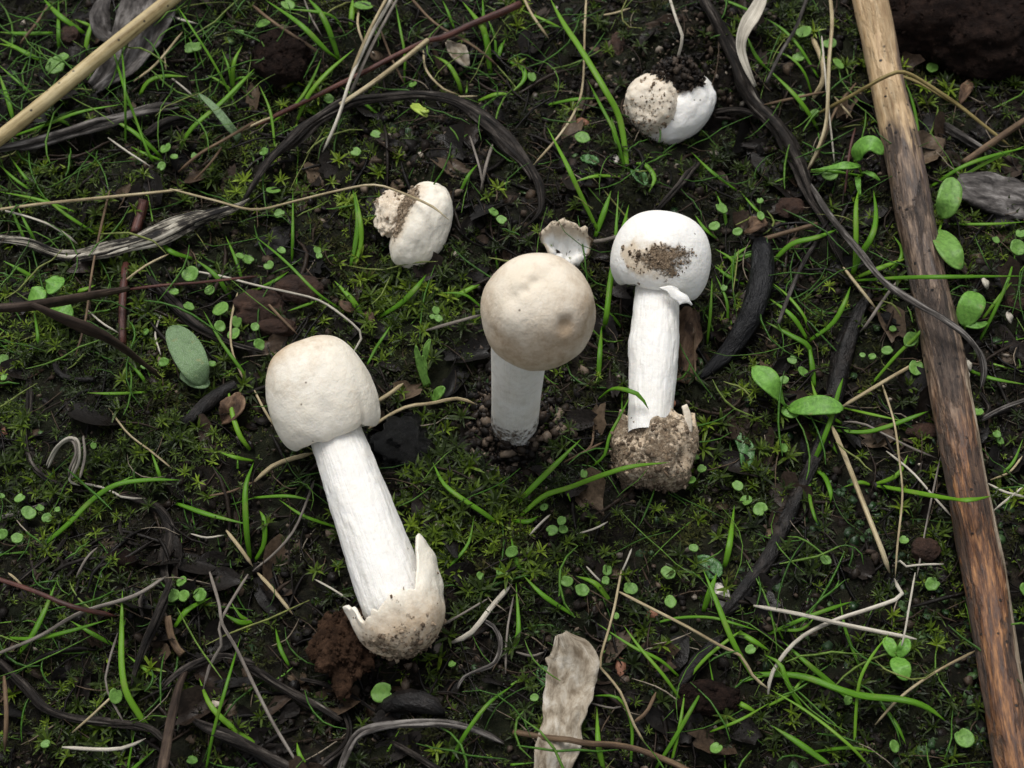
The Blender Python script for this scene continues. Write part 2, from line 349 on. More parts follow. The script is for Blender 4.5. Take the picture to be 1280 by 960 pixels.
def tube(pts, rad, n=8, seg=None, flatness=1.0, ridge=0.0, rf=3.0, seed=0, taper=(1, 1), roll=0.0):
    """closed tube along pts (rows xyz); rad number or list per point. UV is in centimetres, seam on the under side"""
    pts = np.asarray(pts, float); rad = np.full(len(pts), rad, float) if np.isscalar(rad) else np.asarray(rad, float)
    L = np.linalg.norm(np.diff(pts, axis=0), axis=1).sum()
    seg = seg or int(np.clip(L/.28, 6, 90))
    c = spline(np.c_[pts, rad], seg+1); r = c[:,3]*np.interp(np.linspace(0, 1, seg+1), [0, .06, .94, 1], [taper[0], 1, 1, taper[1]]); c = c[:,:3]
    t = np.gradient(c, axis=0); t /= np.linalg.norm(t, axis=1)[:,None]+1e-9
    up = np.array([0, 0, 1.]); side = np.cross(t, up)
    bad = np.linalg.norm(side, axis=1) < .15; side[bad] = (1, 0, 0)
    side /= np.linalg.norm(side, axis=1)[:,None]
    for k in range(1, len(side)):
        if np.dot(side[k], side[k-1]) < 0: side[k] *= -1
    nrm = np.cross(side, t); 
    a = np.linspace(0, 2*np.pi, n+1)-np.pi/2
    u = np.r_[0, np.cumsum(np.linalg.norm(np.diff(c, axis=0), axis=1))]
    rr = np.ones((seg+1, n+1))
    if ridge:
        ca, sa = np.cos(a)*rf, np.sin(a)*rf
        rr = 1+ridge*(fbm(ca[None,:]+seed*3.1, sa[None,:], u[:,None]*.8, seed, 2)+.5*noise(ca[None,:]*2.2, sa[None,:]*2.2, u[:,None]*.4, seed+5))
    if roll: 
        A = a[None,:]+roll*u[:,None]/max(L, 1e-6)
    else: A = np.repeat(a[None,:], seg+1, 0)
    cx = np.cos(A)*rr*r[:,None]; cy = np.sin(A)*rr*r[:,None]*flatness
    V = c[:,None,:]+side[:,None,:]*cx[...,None]+nrm[:,None,:]*cy[...,None]
    V[:,-1] = V[:,0]
    uv = np.stack(np.broadcast_arrays(u[:,None], (a[None,:]+np.pi/2)*float(np.mean(r))), -1)
    m = n+1; F = []
    for i in range(seg):
        for j in range(n): F.append((i*m+j, i*m+j+1, (i+1)*m+j+1, (i+1)*m+j))
    V = V.reshape(-1, 3); uv = uv.reshape(-1, 2); k = len(V)
    V = np.vstack([V, c[:1], c[-1:]]); uv = np.vstack([uv, uv[:1], uv[k-1:k]])
    for j in range(n): F.append((k, j+1, j)); F.append((k+1, seg*m+j, seg*m+j+1))
    return V, F, uv
def join(parts):
    V, F, UV, o = [], [], [], 0
    for v, f, uv in parts:
        V.append(v); UV.append(uv); F += [tuple(i+o for i in q) for q in f]; o += len(v)
    return np.vstack(V), F, np.vstack(UV)
def strands(pts, rad, k=8, flatness=1.0, twist=1.2, seed=0, seg=None):
    """a stem split into long woody fibres, wound loosely round its line"""
    pts = np.asarray(pts, float); rad = np.asarray(rad, float); L = np.linalg.norm(np.diff(pts, axis=0), axis=1).sum(); seg = seg or int(np.clip(L/.16, 14, 90))
    c = spline(np.c_[pts, rad], seg+1); r = c[:,3]*(1+.22*noise(np.linspace(0, L, seg+1)*1.1, seed, 0, seed+2)); c = c[:,:3].copy(); c += np.stack([noise(np.linspace(0, L, seg+1)*.8, seed+k_, 0, seed+3) for k_ in (0, 9, 18)], 1)*r[:,None]*.35; t = np.gradient(c, axis=0); t /= np.linalg.norm(t, axis=1)[:,None]+1e-9
    sd_ = np.cross(t, [0, 0, 1.]); sd_ /= np.linalg.norm(sd_, axis=1)[:,None]+1e-9; nr = np.cross(sd_, t); u = np.linspace(0, L, seg+1); rg = np.random.default_rng(seed); out = []
    for q in range(k):
        a_ = q*2*np.pi/k+rg.normal(0, .25)+twist*u/3+.5*noise(u*.5, q*3.7, 0, seed); off = r*(.50+.22*noise(u*.9, q*5.1, 0, seed+1))
        if q % 4 == 0: off = off*.35
        p = c+sd_*(np.cos(a_)*off)[:,None]+nr*(np.sin(a_)*off*flatness)[:,None]
        s0, s1 = (0, seg) if q < 3 else (int(rg.uniform(0, .25)*seg), int(rg.uniform(.75, 1)*seg)); p = p[s0:s1+1]; rr = r[s0:s1+1]*rg.uniform(.30, .52)
        v, f, uv = tube(p, rr, 8, len(p)-1, rg.uniform(.55, .9)*(.6+.4*flatness), .34, 2.2, seed*9+q, (.35, .25), roll=rg.uniform(-3, 3)); uv = uv+[rg.uniform(0, 40), rg.uniform(0, 40)]; out.append((v, f, uv))
    return join(out)
def shell(Pg, th, wrap=False, uvs=1.0):
    """closed sheet of thickness th from a grid of points [rows, cols, 3]; wrap closes the columns"""
    Pg = np.asarray(Pg, float); ny, nx = Pg.shape[:2]
    if wrap: Q = np.concatenate([Pg[:,-1:], Pg, Pg[:,:1]], 1); gx = np.gradient(Q, axis=1)[:,1:-1]
    else: gx = np.gradient(Pg, axis=1)
    gy = np.gradient(Pg, axis=0); n = np.cross(gx, gy); n /= np.linalg.norm(n, axis=2)[...,None]+1e-12
    th = np.asarray(th, float); th = th[...,None] if th.ndim else th
    V = np.vstack([(Pg+n*th/2).reshape(-1, 3), (Pg-n*th/2).reshape(-1, 3)]); k = ny*nx; F = []
    cols = nx if wrap else nx-1
    for i in range(ny-1):
        for j in range(cols):
            a, b = i*nx+j, i*nx+(j+1) % nx; c, d = b+nx, a+nx
            F.append((a, b, c, d)); F.append((k+d, k+c, k+b, k+a))
    for j in range(cols):
        a, b = j, (j+1) % nx; F.append((b, a, k+a, k+b)); a += (ny-1)*nx; b += (ny-1)*nx; F.append((a, b, k+b, k+a))
    if not wrap:
        for i in range(ny-1):
            a, d = i*nx, (i+1)*nx; F.append((a, d, k+d, k+a)); b, c = a+nx-1, d+nx-1; F.append((c, b, k+b, k+c))
    ux = np.linalg.norm(np.diff(Pg, axis=1), axis=2).mean(); uy = np.linalg.norm(np.diff(Pg, axis=0), axis=2).mean()
    jj, ii = np.meshgrid(np.arange(nx)*ux, np.arange(ny)*uy); uv = np.stack([ii, jj], -1).reshape(-1, 2)*uvs
    return V, F, np.vstack([uv, uv])
ICO_V = None
def _ico(sub):
    t = (1+5**.5)/2
    v = [(-1,t,0),(1,t,0),(-1,-t,0),(1,-t,0),(0,-1,t),(0,1,t),(0,-1,-t),(0,1,-t),(t,0,-1),(t,0,1),(-t,0,-1),(-t,0,1)]
    f = [(0,11,5),(0,5,1),(0,1,7),(0,7,10),(0,10,11),(1,5,9),(5,11,4),(11,10,2),(10,7,6),(7,1,8),(3,9,4),(3,4,2),(3,2,6),(3,6,8),(3,8,9),(4,9,5),(2,4,11),(6,2,10),(8,6,7),(9,8,1)]
    v = [unit(x) for x in v]
    for _ in range(sub):
        cache, nf = {}, []
        def mid(a, b):
            k = (min(a, b), max(a, b))
            if k not in cache: cache[k] = len(v); v.append(unit(v[a]+v[b]))
            return cache[k]
        for a, b, c in f:
            x, y, z = mid(a, b), mid(b, c), mid(c, a); nf += [(a,x,z),(b,y,x),(c,z,y),(x,y,z)]
        f = nf
    return np.array(v), np.array(f)
ICO = {k: _ico(k) for k in (0, 1, 2, 3, 4, 5)}
def blob(c, r, amp=.25, freq=1.3, seed=0, sub=4, axes=None, flatten=None, o=4):
    """lumpy stone or clod: centre, three radii (cm), optional axes rows"""
    d, f = ICO[sub]; r = np.broadcast_to(np.asarray(r, float), (3,))
    k = 1+amp*fbm(d[:,0]*freq+seed*7.3, d[:,1]*freq, d[:,2]*freq, seed, o)
    V = d*k[:,None]*r
    if axes is not None: V = V@np.asarray(axes)
    return V+c, f
def crumbs(C, size, seed=0):
    """many small irregular grains as one mesh; C centres, size radii; returns V, F, rnd"""
    d, f = ICO[0]; n = len(C); rg = np.random.default_rng(seed)
    s = rg.uniform(.45, 1.3, (n, 1, 3)); j = 1+rg.uniform(-.45, .4, (n, 12, 1))
    q = rg.normal(size=(n, 4)); q /= np.linalg.norm(q, axis=1)[:,None]; w_, x, y, z = q.T
    M_ = np.stack([1-2*(y*y+z*z), 2*(x*y-z*w_), 2*(x*z+y*w_), 2*(x*y+z*w_), 1-2*(x*x+z*z), 2*(y*z-x*w_), 2*(x*z-y*w_), 2*(y*z+x*w_), 1-2*(x*x+y*y)], 1).reshape(n, 3, 3)
    V = np.einsum('nij,nkj->nki', M_, d[None]*s*j)*np.asarray(size)[:,None,None]+C[:,None,:]
    F = (f[None]+(np.arange(n)*12)[:,None,None]).reshape(-1, 3)
    return V.reshape(-1, 3), F, np.repeat(rg.random(n), 12)
def frame(p, axis):
    """axis, image-right and towards-the-viewer directions across it"""
    z = unit(axis); c = unit(CAM-p); e2 = unit(c-np.dot(c, z)*z); return z, np.cross(z, e2), e2
def lathe(p0, p1, prof, na=72, nt=64, disp=None):
    """surface of revolution; prof rows (radius cm, place along the axis 0..1)"""
    z, e1, e2 = frame(p0, p1-p0); L = np.linalg.norm(p1-p0); pr = spline(np.c_[np.array(prof)*[1, L], np.zeros(len(prof))], nt)
    a = np.linspace(0, 2*np.pi, na+1); r, h = np.meshgrid(pr[:,0], pr[:,1], indexing='ij')[0], None
    r = np.repeat(pr[:,0:1], na+1, 1); h = np.repeat(pr[:,1:2], na+1, 1); A = np.repeat(a[None], nt, 0)
    dx = 0; 
    if disp is not None: r, h = disp(r, h, A, L)
    V = p0+np.cos(A)[...,None]*r[...,None]*e1+np.sin(A)[...,None]*r[...,None]*e2+h[...,None]*z
    V[:,-1] = V[:,0]; m = na+1
    i, j = np.meshgrid(np.arange(nt-1), np.arange(na), indexing='ij'); i = i.ravel(); j = j.ravel()
    F = np.stack([i*m+j, i*m+j+1, (i+1)*m+j+1, (i+1)*m+j], 1)
    uv = np.stack([h, A], -1).reshape(-1, 2)
    return V.reshape(-1, 3), F, uv, r.ravel(), h.ravel(), A.ravel()
def gauss_a(A, c, w_):
    d = (A-c+np.pi) % (2*np.pi)-np.pi; return np.exp(-(d/w_)**2)
def path(px, h=0.0, hs=None):
    """pixels -> points resting h cm above the ground"""
    hs = hs if hs is not None else [h]*len(px)
    return np.array([P(x, y, k) for (x, y), k in zip(px, hs)])

# nearby landmarks, for saying which one a small thing is
LAND = {'the tan reed': [(0,170),(110,85),(215,0)], 'the split grey twig under the reed': [(0,187),(100,160),(225,130)],
 'the dark arching stem': [(330,215),(400,150),(460,125),(530,118),(590,140),(640,180)], 'the bleached split stem': [(60,312),(150,305),(220,285),(295,266)],
 'the standing tan mushroom': [(675,390),(645,520)], 'the fallen mushroom with the torn cup': [(395,480),(440,620),(500,780)],
 'the fallen mushroom with the soil-stained cap': [(832,318),(812,440),(815,560)], 'the cream button with crusted side': [(520,285)],
 'the white button under crumbly soil': [(838,130)], 'the thick speckled stick': [(1095,60),(1130,190),(1180,420),(1215,600),(1255,850)],
 'the black curved stalk': [(955,320),(935,400),(885,465)], 'the wet black root': [(1060,420),(1030,530),(985,650),(900,770)],
 'the crumpled pale leaf strip': [(712,820),(700,930)], 'the red-brown clod': [(440,810)], 'the hairy oval leaf': [(232,440)],
 'the long red stem': [(600,25),(440,98),(350,140)], 'the broken cap piece': [(708,308)], 'the bent pale straw': [(1010,790),(1080,765),(1120,745)],
 'the grey bark slab': [(1245,240)], 'the tangle of dark dead stalks': [(60,890),(190,800),(290,830),(400,890)], 'the pale crossing straw': [(960,760),(1140,797)],
 'the coiled dry grass': [(80,560),(95,575)], 'the dark snaking root': [(35,480),(40,570),(100,613),(200,650)], 'the dead leaf under the reed': [(150,60)],
 'the looped olive straw': [(1060,122),(1135,90),(1240,165)], 'the spoon-leaved plant': [(960,478),(1020,508)], 'the black wet lump': [(505,555)],
 'the twisted dark branch': [(900,40),(950,130),(1005,225),(1050,330)], 'the large dark clod': [(1210,50)]}
def near(px, py):
    best = min(((min(math.hypot(px-x, py-y) for x, y in v), k) for k, v in LAND.items()))
    return ('against ' if best[0] < 28 else 'beside ' if best[0] < 70 else 'near ')+best[1]

# ------------------------------------------------------------------ the ground
ny, nx = GX.shape
i, j = np.meshgrid(np.arange(ny-1), np.arange(nx-1), indexing='ij'); a = (i*nx+j).ravel()
o = mk('ground', np.stack([GX, GY, GZB], -1).reshape(-1, 3), np.stack([a, a+1, a+1+nx, a+nx], 1), 'soil', origin=(0, 0, 0)); o['kind'] = 'structure'

def field(blobs, x, y):
    px, py = to_px(x, y); px = np.clip(px, -60, 1340); py = np.clip(py, -60, 1020); s = 0
    for bx, by, r, k in blobs: s = s+k*np.exp(-((px-bx)**2+(py-by)**2)/(2*(r*.75)**2))
    return s
def scatter(n, blobs, base, nscale=1.2, seed=0):
    rg = np.random.default_rng(seed); m = n*6
    x = rg.uniform(-19.5, 19.5, m); y = rg.uniform(-14, 22, m)
    d = np.clip(base+field(blobs, x, y), 0, 1)*np.clip(.55+.9*noise(x/nscale, y/nscale, 0, seed+3), .05, 1)
    k = rg.random(m) < d
    return x[k][:n], y[k][:n]
BARE = [(640,530,60,.9),(800,50,80,.9),(520,190,55,.9),(300,740,60,.7),(440,890,80,.7),(780,900,90,.5),(860,520,60,.7),(720,120,70,.6),(600,300,60,.6),(640,470,60,.7),(920,110,40,.9),(500,560,40,.6),(350,70,40,.5),(1000,370,60,.4),(900,640,40,.3),(1210,130,60,.4)]
MOSS = [(160,580,130,.9),(570,610,80,.9),(720,680,110,.7),(100,860,95,.9),(330,200,50,.9),(440,165,40,.8),(80,420,110,.6),(480,400,60,.5),(950,610,50,.5),(1000,60,60,.5),(1230,290,60,.7),
        (570,740,60,.7),(660,900,45,.6),(1200,570,60,.5),(1130,860,120,.25),(550,370,50,.5),(250,190,70,.4),(960,450,70,.5),(300,40,90,.25),(60,260,70,.5),(1090,700,60,.3),(900,200,40,.5),(1170,110,50,.4),(20,520,60,.7),(370,620,40,.4),(1000,900,60,.3)]
# crumbs of soil
x, y = scatter(21000, BARE, .38, 1.5, 21)
s = np.clip(rng.lognormal(-2.85, .5, len(x)), .022, .16)
V, F, rd = crumbs(np.stack([x, y, T(x, y)+s*.35], 1), s, 3)
stuff(mk('soil_crumbs', V, F, 'soil_crumb', attrs={'rnd': rd}, origin=(0, 0, 0), smooth=False), 'loose dark wet crumbs of soil over the ground', 'soil')
x, y = scatter(1150, [(860,70,60,.8),(900,115,35,1.),(530,215,40,.8),(650,555,50,.7),(720,100,60,.5),(800,60,50,.6),(620,500,40,.5)], .05, .8, 5)
s = np.clip(rng.lognormal(-2.75, .35, len(x)), .03, .16)
V, F, rd = crumbs(np.stack([x, y, T(x, y)+s*.6], 1), s, 4)
stuff(mk('grit', V, F, 'grit', attrs={'rnd': rd}, origin=(0, 0, 0)), 'pale grains of grit in the disturbed soil', 'grit')

x, y = scatter(2600, [(800,50,70,.9),(860,60,60,.9),(905,110,40,1.),(760,90,40,.6),(520,205,45,.95),(470,230,30,.7),(640,560,45,.6),(600,520,35,.5)], 0, 1.0, 27)
s = np.clip(rng.lognormal(-2.6, .5, len(x)), .03, .2)
V, F, rd = crumbs(np.stack([x, y, T(x, y)+s*.5+.05], 1), s, 14)
stuff(mk('soil_crumbs', V, F, 'dug_soil', attrs={'rnd': rd}, origin=(0, 0, 0), smooth=False), 'brown freshly dug soil crumbs around the buttons', 'soil')

# moss: tiny stars of pointed leaves
def moss(n, blobs, base, size, lift, seed, mat, leaves=11, wid=.17, steep=(.15, 1.0), fine=False):
    x, y = scatter(n, blobs, base, .9, seed); n = len(x); rg = np.random.default_rng(seed)
    L = rg.uniform(.35, 1.35, (n, 1))*(1+.35*noise(x/1.7, y/1.7, 0, 77))[:,None]*size*rg.uniform(.7, 1.15, (n, leaves)); az = rg.uniform(0, 6.28, (n, 1))+np.arange(leaves)*2.399+rg.normal(0, .25, (n, leaves))
    el = np.linspace(steep[0], steep[1], leaves)[None]+rg.normal(0, .12, (n, leaves))
    c = np.stack([x, y, T(x, y)+rg.uniform(0, 1, n)**1.5*lift], 1)[:,None,:]+rg.normal(0, .02, (n, leaves, 3))
    d = np.stack([np.cos(az)*np.cos(el), np.sin(az)*np.cos(el), np.sin(el)], -1); sd_ = np.stack([-np.sin(az), np.cos(az), 0*az], -1)
    w_ = (L*wid)[...,None]; Lx = L[...,None]
    mid = c+d*Lx*.5; tip = c+d*Lx-np.array([0, 0, 1.])*Lx*.18
    tone = np.clip(rg.beta(2, 3, (n, 1))+.28*noise(x/2.3, y/2.3, 0, 78)[:,None]+rg.normal(0, .08, (n, leaves)), 0, 1)
    if fine:
        V = np.stack([c, mid-sd_*w_*.5, mid+sd_*w_*.5, tip], 2); b = (np.arange(n*leaves)*4)[:,None]
        return mk('moss', V.reshape(-1, 3), np.concatenate([b+[0, 2, 1], b+[1, 2, 3]]), mat, attrs={'rnd': np.repeat(tone.ravel(), 4)}, origin=(0, 0, 0))
    V = np.stack([c-sd_*w_*.35, c+sd_*w_*.35, mid-sd_*w_*.5+d*0, mid-np.array([0, 0, 1.])*w_*.25, mid+sd_*w_*.5, tip], 2)
    b = (np.arange(n*leaves)*6)[:,None]
    F = np.concatenate([b+[0, 3, 2], b+[0, 1, 3], b+[1, 4, 3], b+[2, 3, 5], b+[3, 4, 5]])
    return mk('moss', V.reshape(-1, 3), F, mat, attrs={'rnd': np.repeat(tone.ravel(), 6)}, origin=(0, 0, 0))
stuff(moss(7200, MOSS, .08, .32, .35, 41, 'moss'), 'star-shaped green moss carpeting the soil', 'moss')
stuff(moss(12000, MOSS, .10, .17, .12, 42, 'moss', 8, .22, fine=True), 'low dark green moss between the stars', 'moss')
stuff(moss(22000, [(640,480,900,.35)]+MOSS, .25, .19, .14, 43, 'old_moss', 8, .20, fine=True), 'dull brown dying moss spread over the soil', 'moss')
LIV = [(1085,690,80,1.),(1120,850,100,.6),(1240,640,50,.7),(1190,910,60,.6),(620,700,35,.5),(690,60,40,.2),(470,170,30,.6),(1050,640,40,.7)]
x, y = scatter(4200, LIV, .03, .9, 61); s = rng.uniform(.06, .17, len(x))
def scales(x, y, s, seed):
    rg = np.random.default_rng(seed); n = len(x); k = 7
    a_ = np.linspace(0, 2*np.pi, k, endpoint=False)[None]+rg.uniform(0, 6, (n, 1)); rr = s[:,None]*rg.uniform(.7, 1.2, (n, k))
    tx, ty = rg.normal(0, .35, (2, n, 1)); dx, dy = np.cos(a_)*rr, np.sin(a_)*rr
    z = (T(x, y)+rg.uniform(.02, .12, n))[:,None]+dx*tx+dy*ty
    ring = np.stack([x[:,None]+dx, y[:,None]+dy, z], -1); c = ring.mean(1, keepdims=True)+[0, 0, -.02]; c2 = c-[0, 0, .05]
    V = np.concatenate([c, ring, c2], 1); b = (np.arange(n)*(k+2))[:,None]; F = []
    for q in range(k): F += [b+[0, 1+q, 1+(q+1) % k], b+[k+1, 1+(q+1) % k, 1+q]]
    return V.reshape(-1, 3), np.concatenate(F), np.repeat(rg.random(n), k+2)
V, F, rd = scales(x, y, s, 6)
stuff(mk('liverwort', V, F, 'liverwort', attrs={'rnd': rd}, origin=(0, 0, 0)), 'crust of tiny overlapping dark green liverwort scales', 'liverwort')

# matted dead fibres and flakes
def fibres(n, blobs, base, lmin, lmax, r0, r1, seed, lift=.3, tone=None):
    x, y = scatter(n, blobs, base, 1.6, seed); n = len(x); rg = np.random.default_rng(seed); K = 6
    L = rg.uniform(lmin, lmax, n); az = rg.uniform(0, 6.28, n); cur = rg.normal(0, .9, n)
    t = np.linspace(-.5, .5, K)[None]; A = az[:,None]+cur[:,None]*t
    px = x[:,None]+np.cumsum(np.cos(A), 1)*L[:,None]/K; py = y[:,None]+np.cumsum(np.sin(A), 1)*L[:,None]/K
    pz = T(px, py)+rg.uniform(.02, 1, (n, 1))**2*lift+rg.normal(0, .03, (n, K))+.12*np.sin(t*3+rg.uniform(0, 6, (n, 1)))*L[:,None]*.3
    pz = np.maximum(pz, T(px, py)+.02)
    r = (rg.uniform(r0, r1, n)[:,None]*np.array([.4, .9, 1, 1, .8, .3])[None])
    c = np.stack([px, py, pz], -1); sd_ = np.stack([-np.sin(A), np.cos(A), 0*A], -1); up = np.array([0, 0, 1.])
    V = np.stack([c+sd_*r[...,None], c+up*r[...,None]*.9, c-sd_*r[...,None], c-up*r[...,None]*.7], 2)
    b = (np.arange(n)*K*4)[:,None]; F = []
    for k in range(K-1):
        for q in range(4): F.append(b+[k*4+q, k*4+(q+1) % 4, (k+1)*4+(q+1) % 4, (k+1)*4+q])
    rd = rg.random(n) if tone is None else rg.uniform(tone[0], tone[1], n)
    return V.reshape(-1, 3), np.concatenate(F), np.repeat(rd, K*4)
LIT = [(1000,400,100,.6),(200,840,100,.5),(400,900,90,.5),(640,240,80,.5),(60,560,60,.4),(150,100,90,.4),(600,60,100,.4),(1200,200,70,.5),(1200,430,60,.5),(850,850,90,.4),(230,680,60,.4)]
for k, args in enumerate([(3600, LIT, .35, .5, 2.2, .012, .035, 71, .25, (0, .86)), (620, LIT, .35, .5, 2.2, .010, .022, 72, .4, (.84, 1)), (900, LIT, .25, .8, 3.0, .03, .075, 73, .3, (0, .8))]):
    V, F, rd = fibres(*args)
    stuff(mk('plant_debris', V, F, 'debris', attrs={'rnd': rd}, origin=(0, 0, 0)),
          ['fine dark rotting fibres matted over the soil', 'fine pale dead fibres strewn over the soil', 'coarser dark rotting shreds lying over the soil'][k], 'plant debris')
x, y = scatter(1500, LIT, .3, 1.5, 81); s = rng.uniform(.06, .28, len(x))
V, F, rd = scales(x, y, s, 9)
stuff(mk('leaf_flakes', V, F, 'debris', attrs={'rnd': rd*.93}, origin=(0, 0, 0)), 'small dark flakes of rotted leaf on the soil', 'leaf litter')

# bigger rotting leaf pieces, crumpled and dark
def leaf_bits(n, seed):
    x, y = scatter(n, LIT, .35, 2.0, seed); n = len(x); rg = np.random.default_rng(seed); K = 6
    u, v = np.meshgrid(np.linspace(-1, 1, K), np.linspace(-1, 1, K)); u = u[None]; v = v[None]; k = np.arange(n)[:,None,None]
    a_ = rg.uniform(0, 6.28, (n, 1, 1)); sx = rg.uniform(.18, .65, (n, 1, 1)); sy = sx*rg.uniform(.3, .8, (n, 1, 1)); e = 1+.35*noise(u*1.7+k*3.1, v*1.7, 0, seed)
    w_ = np.sqrt(np.clip(1-.75*u*u, 0, 1)); X = u*sx*e; Y = v*w_*sy*e; Z = .22*sx*noise(u*1.5+k*5.3, v*1.5, 1.5, seed)+rg.normal(0, .3, (n, 1, 1))*X+rg.normal(0, .4, (n, 1, 1))*Y+rg.uniform(.2, .8, (n, 1, 1))*Y*Y/sy
    px = x[:,None,None]+X*np.cos(a_)-Y*np.sin(a_); py = y[:,None,None]+X*np.sin(a_)+Y*np.cos(a_); V = np.stack([px, py, np.maximum(T(px, py)-.02, T(x, y)[:,None,None]+.08+Z)], -1)
    i, j = np.meshgrid(np.arange(K-1), np.arange(K-1)); q = (i*K+j).ravel(); f = np.stack([q, q+1, q+1+K, q+K], 1)
    return V.reshape(-1, 3), (f[None]+(np.arange(n)*K*K)[:,None,None]).reshape(-1, 4), np.repeat(rg.random(n)**1.2*.93, K*K)
V, F, rd = leaf_bits(750, 91)
stuff(mk('leaf_litter', V, F, 'debris', attrs={'rnd': rd}, origin=(0, 0, 0)), 'crumpled dark rotting leaf pieces littering the ground', 'leaf litter')
GR = [(100,80,160,.8),(320,60,120,.7),(600,60,80,.5),(60,420,100,.5),(980,330,90,.5),(1000,880,140,.5),(880,800,80,.4),(300,640,60,.4),(100,800,100,.5),(760,250,50,.4),(1000,100,70,.5),(1250,400,60,.5)]
V, F, rd = fibres(1500, GR, .14, .6, 3.4, .012, .036, 75, 1.1)
stuff(mk('fine_grass', V, F, 'fine_grass', attrs={'rnd': rd}, origin=(0, 0, 0)), 'thin wispy green grass shoots scattered over the ground', 'grass')

# ------------------------------------------------------------------ mushrooms
def stick_soil(V, n, size, seed, keep, rise=.3):
    """grains of soil clinging to a surface"""
    rg = np.random.default_rng(seed); k = np.flatnonzero(keep); k = k[rg.integers(0, len(k), n)]
    s = np.clip(rg.lognormal(np.log(size), .45, n), size*.4, size*2.4)
    return crumbs(V[k]+rg.normal(0, size*.5, (n, 3)), s, seed)
nz = lambda V, f, seed, o=3: fbm(V[:,0]*f, V[:,1]*f, V[:,2]*f, seed, o)

# -- fallen mushroom with the torn cup at its foot
cap0, cap1 = P(416,534,1.75), P(377,425,2.95)
foot = P(496,757,.95); foot2 = foot+unit(foot-cap0)*1.2
t = thing('mushroom', 'fallen white mushroom with bell-shaped cream cap and torn open cup at its foot', 'mushroom', P(470,700,0), 'mushrooms pulled up and lying on the soil')
sm = lambda r, h, A, L: (r*(1+.03*noise(np.cos(A)*1.5, np.sin(A)*1.5, h*.8, 4)+.012*fbm(np.cos(A)*4, np.sin(A)*4, h*2, 6, 2)), h)
def capA(r, h, A, L):
    r, h = sm(r, h, A, L); low = np.clip(1-h/(L*.45), 0, 1)
    r = r*(1-low*(+.035*gauss_a(A, R(48), .06)+.03*gauss_a(A, R(92), .08)+.02*gauss_a(A, R(20), .08)))
    h = h+low*(.10*gauss_a(A, R(48), .06)-.05*gauss_a(A, R(18), .3)+.05*noise(np.cos(A)*4, np.sin(A)*4, 0, 8))
    return r*(1+.05*gauss_a(A, R(200), .8)), h
V, F, uv, r, h, A = lathe(cap0, cap1, [(.0,1.0),(.42,.99),(.82,.915),(1.09,.77),(1.27,.55),(1.35,.32),(1.33,.11),(1.22,-.04),(1.06,-.10),(.92,-.06),(.7,.06),(.5,.10)], 96, 84, capA)
L = np.linalg.norm(cap1-cap0)
mk('cap', V, F, 'cream_flesh', t, uv=uv, attrs={'tan': .85*np.clip((h/L-.40)*1.6, 0, 1)*(.35+.65*gauss_a(A, R(185), 1.0))+.40*np.clip((h/L-.78)*3, 0, 1)+.2*nz(V, .9, 2), 'dirt': -.33+.30*gauss_a(A, R(200), .6)*(h/L)+.12*nz(V, 1.3, 5)})
d = unit(foot-cap0)
V, F, uv, r, h, A = lathe(foot+d*.35, cap0+unit(cap1-cap0)*.45, [(.02,-.05),(.5,-.04),(.80,.03),(.85,.12),(.81,.35),(.75,.6),(.68,.82),(.66,1.0)], 110, 130, lambda r, h, A, L: (r*(1+.03*noise(np.cos(A)*2.5, np.sin(A)*2.5, h*.25, 12)+.020*noise(np.cos(A)*9, np.sin(A)*9, h*2.2, 13)+.014*noise(np.cos(A)*16, np.sin(A)*16, h*5, 14)), h))
mk('stem', V, F, 'stem_flesh', t, uv=uv, attrs={'tan': -.1+.2*nz(V, .7, 5), 'dirt': -.24+.30*nz(V, .8, 9)+.25*np.clip(.25-h, 0, 1)})
def cup(p0, axis, prof, H, na, ns, th, seed, jag=.10, lean=None):
    """cup-like sheath: prof (radius, height cm) for the bowl; H(angle) gives the torn rim's height"""
    z, e1, e2 = frame(p0, axis); A = np.linspace(0, 2*np.pi, na, endpoint=False); pr = np.array(prof); G = np.zeros((ns, na, 3)); HH = np.zeros((ns, na))
    for q in range(na):
        a_ = A[q]; hm = H(a_)+jag*float(fbm(np.cos(a_)*5+seed, np.sin(a_)*5, 0, seed, 3)); cp = spline(np.c_[pr, np.zeros(len(pr))], 40)
        s = np.linspace(0, 1, ns); arc = np.r_[0, np.cumsum(np.linalg.norm(np.diff(cp[:,:2], axis=0), axis=1))]
        top = np.interp(hm, np.maximum.accumulate(cp[:,1]), arc) if hm < cp[-1,1] else arc[-1]
        e = s**.9*top; rr = np.interp(e, arc, cp[:,0]); hh = np.interp(e, arc, cp[:,1])
        rr = rr*(1+.05*noise(np.cos(a_)*2, np.sin(a_)*2, hh*1.2, seed+1))
        if lean is not None: rr = rr+lean(a_, hh)
        G[:,q] = p0+np.cos(a_)*rr[:,None]*e1+np.sin(a_)*rr[:,None]*e2+hh[:,None]*z; HH[:,q] = hh
    V, F, uv = shell(G[:,::-1], th, True); return V, F, uv, np.r_[HH[:,::-1].ravel(), HH[:,::-1].ravel()], np.tile(A[::-1], ns*2)
base = foot2
sg = lambda a_, c_, w_: np.exp(-(((a_-c_+np.pi) % (2*np.pi)-np.pi)/w_)**4)
Hf = lambda a_: 1.12+1.55*sg(a_, R(14), .60)*(1-.30*abs(((a_-R(30)+np.pi) % (2*np.pi)-np.pi))/.5)+.55*sg(a_, R(160), .42)*(1-.5*abs(((a_-R(178)+np.pi) % (2*np.pi)-np.pi))/.36)+.22*gauss_a(a_, R(85), .3)-.15*gauss_a(a_, R(135), .2)
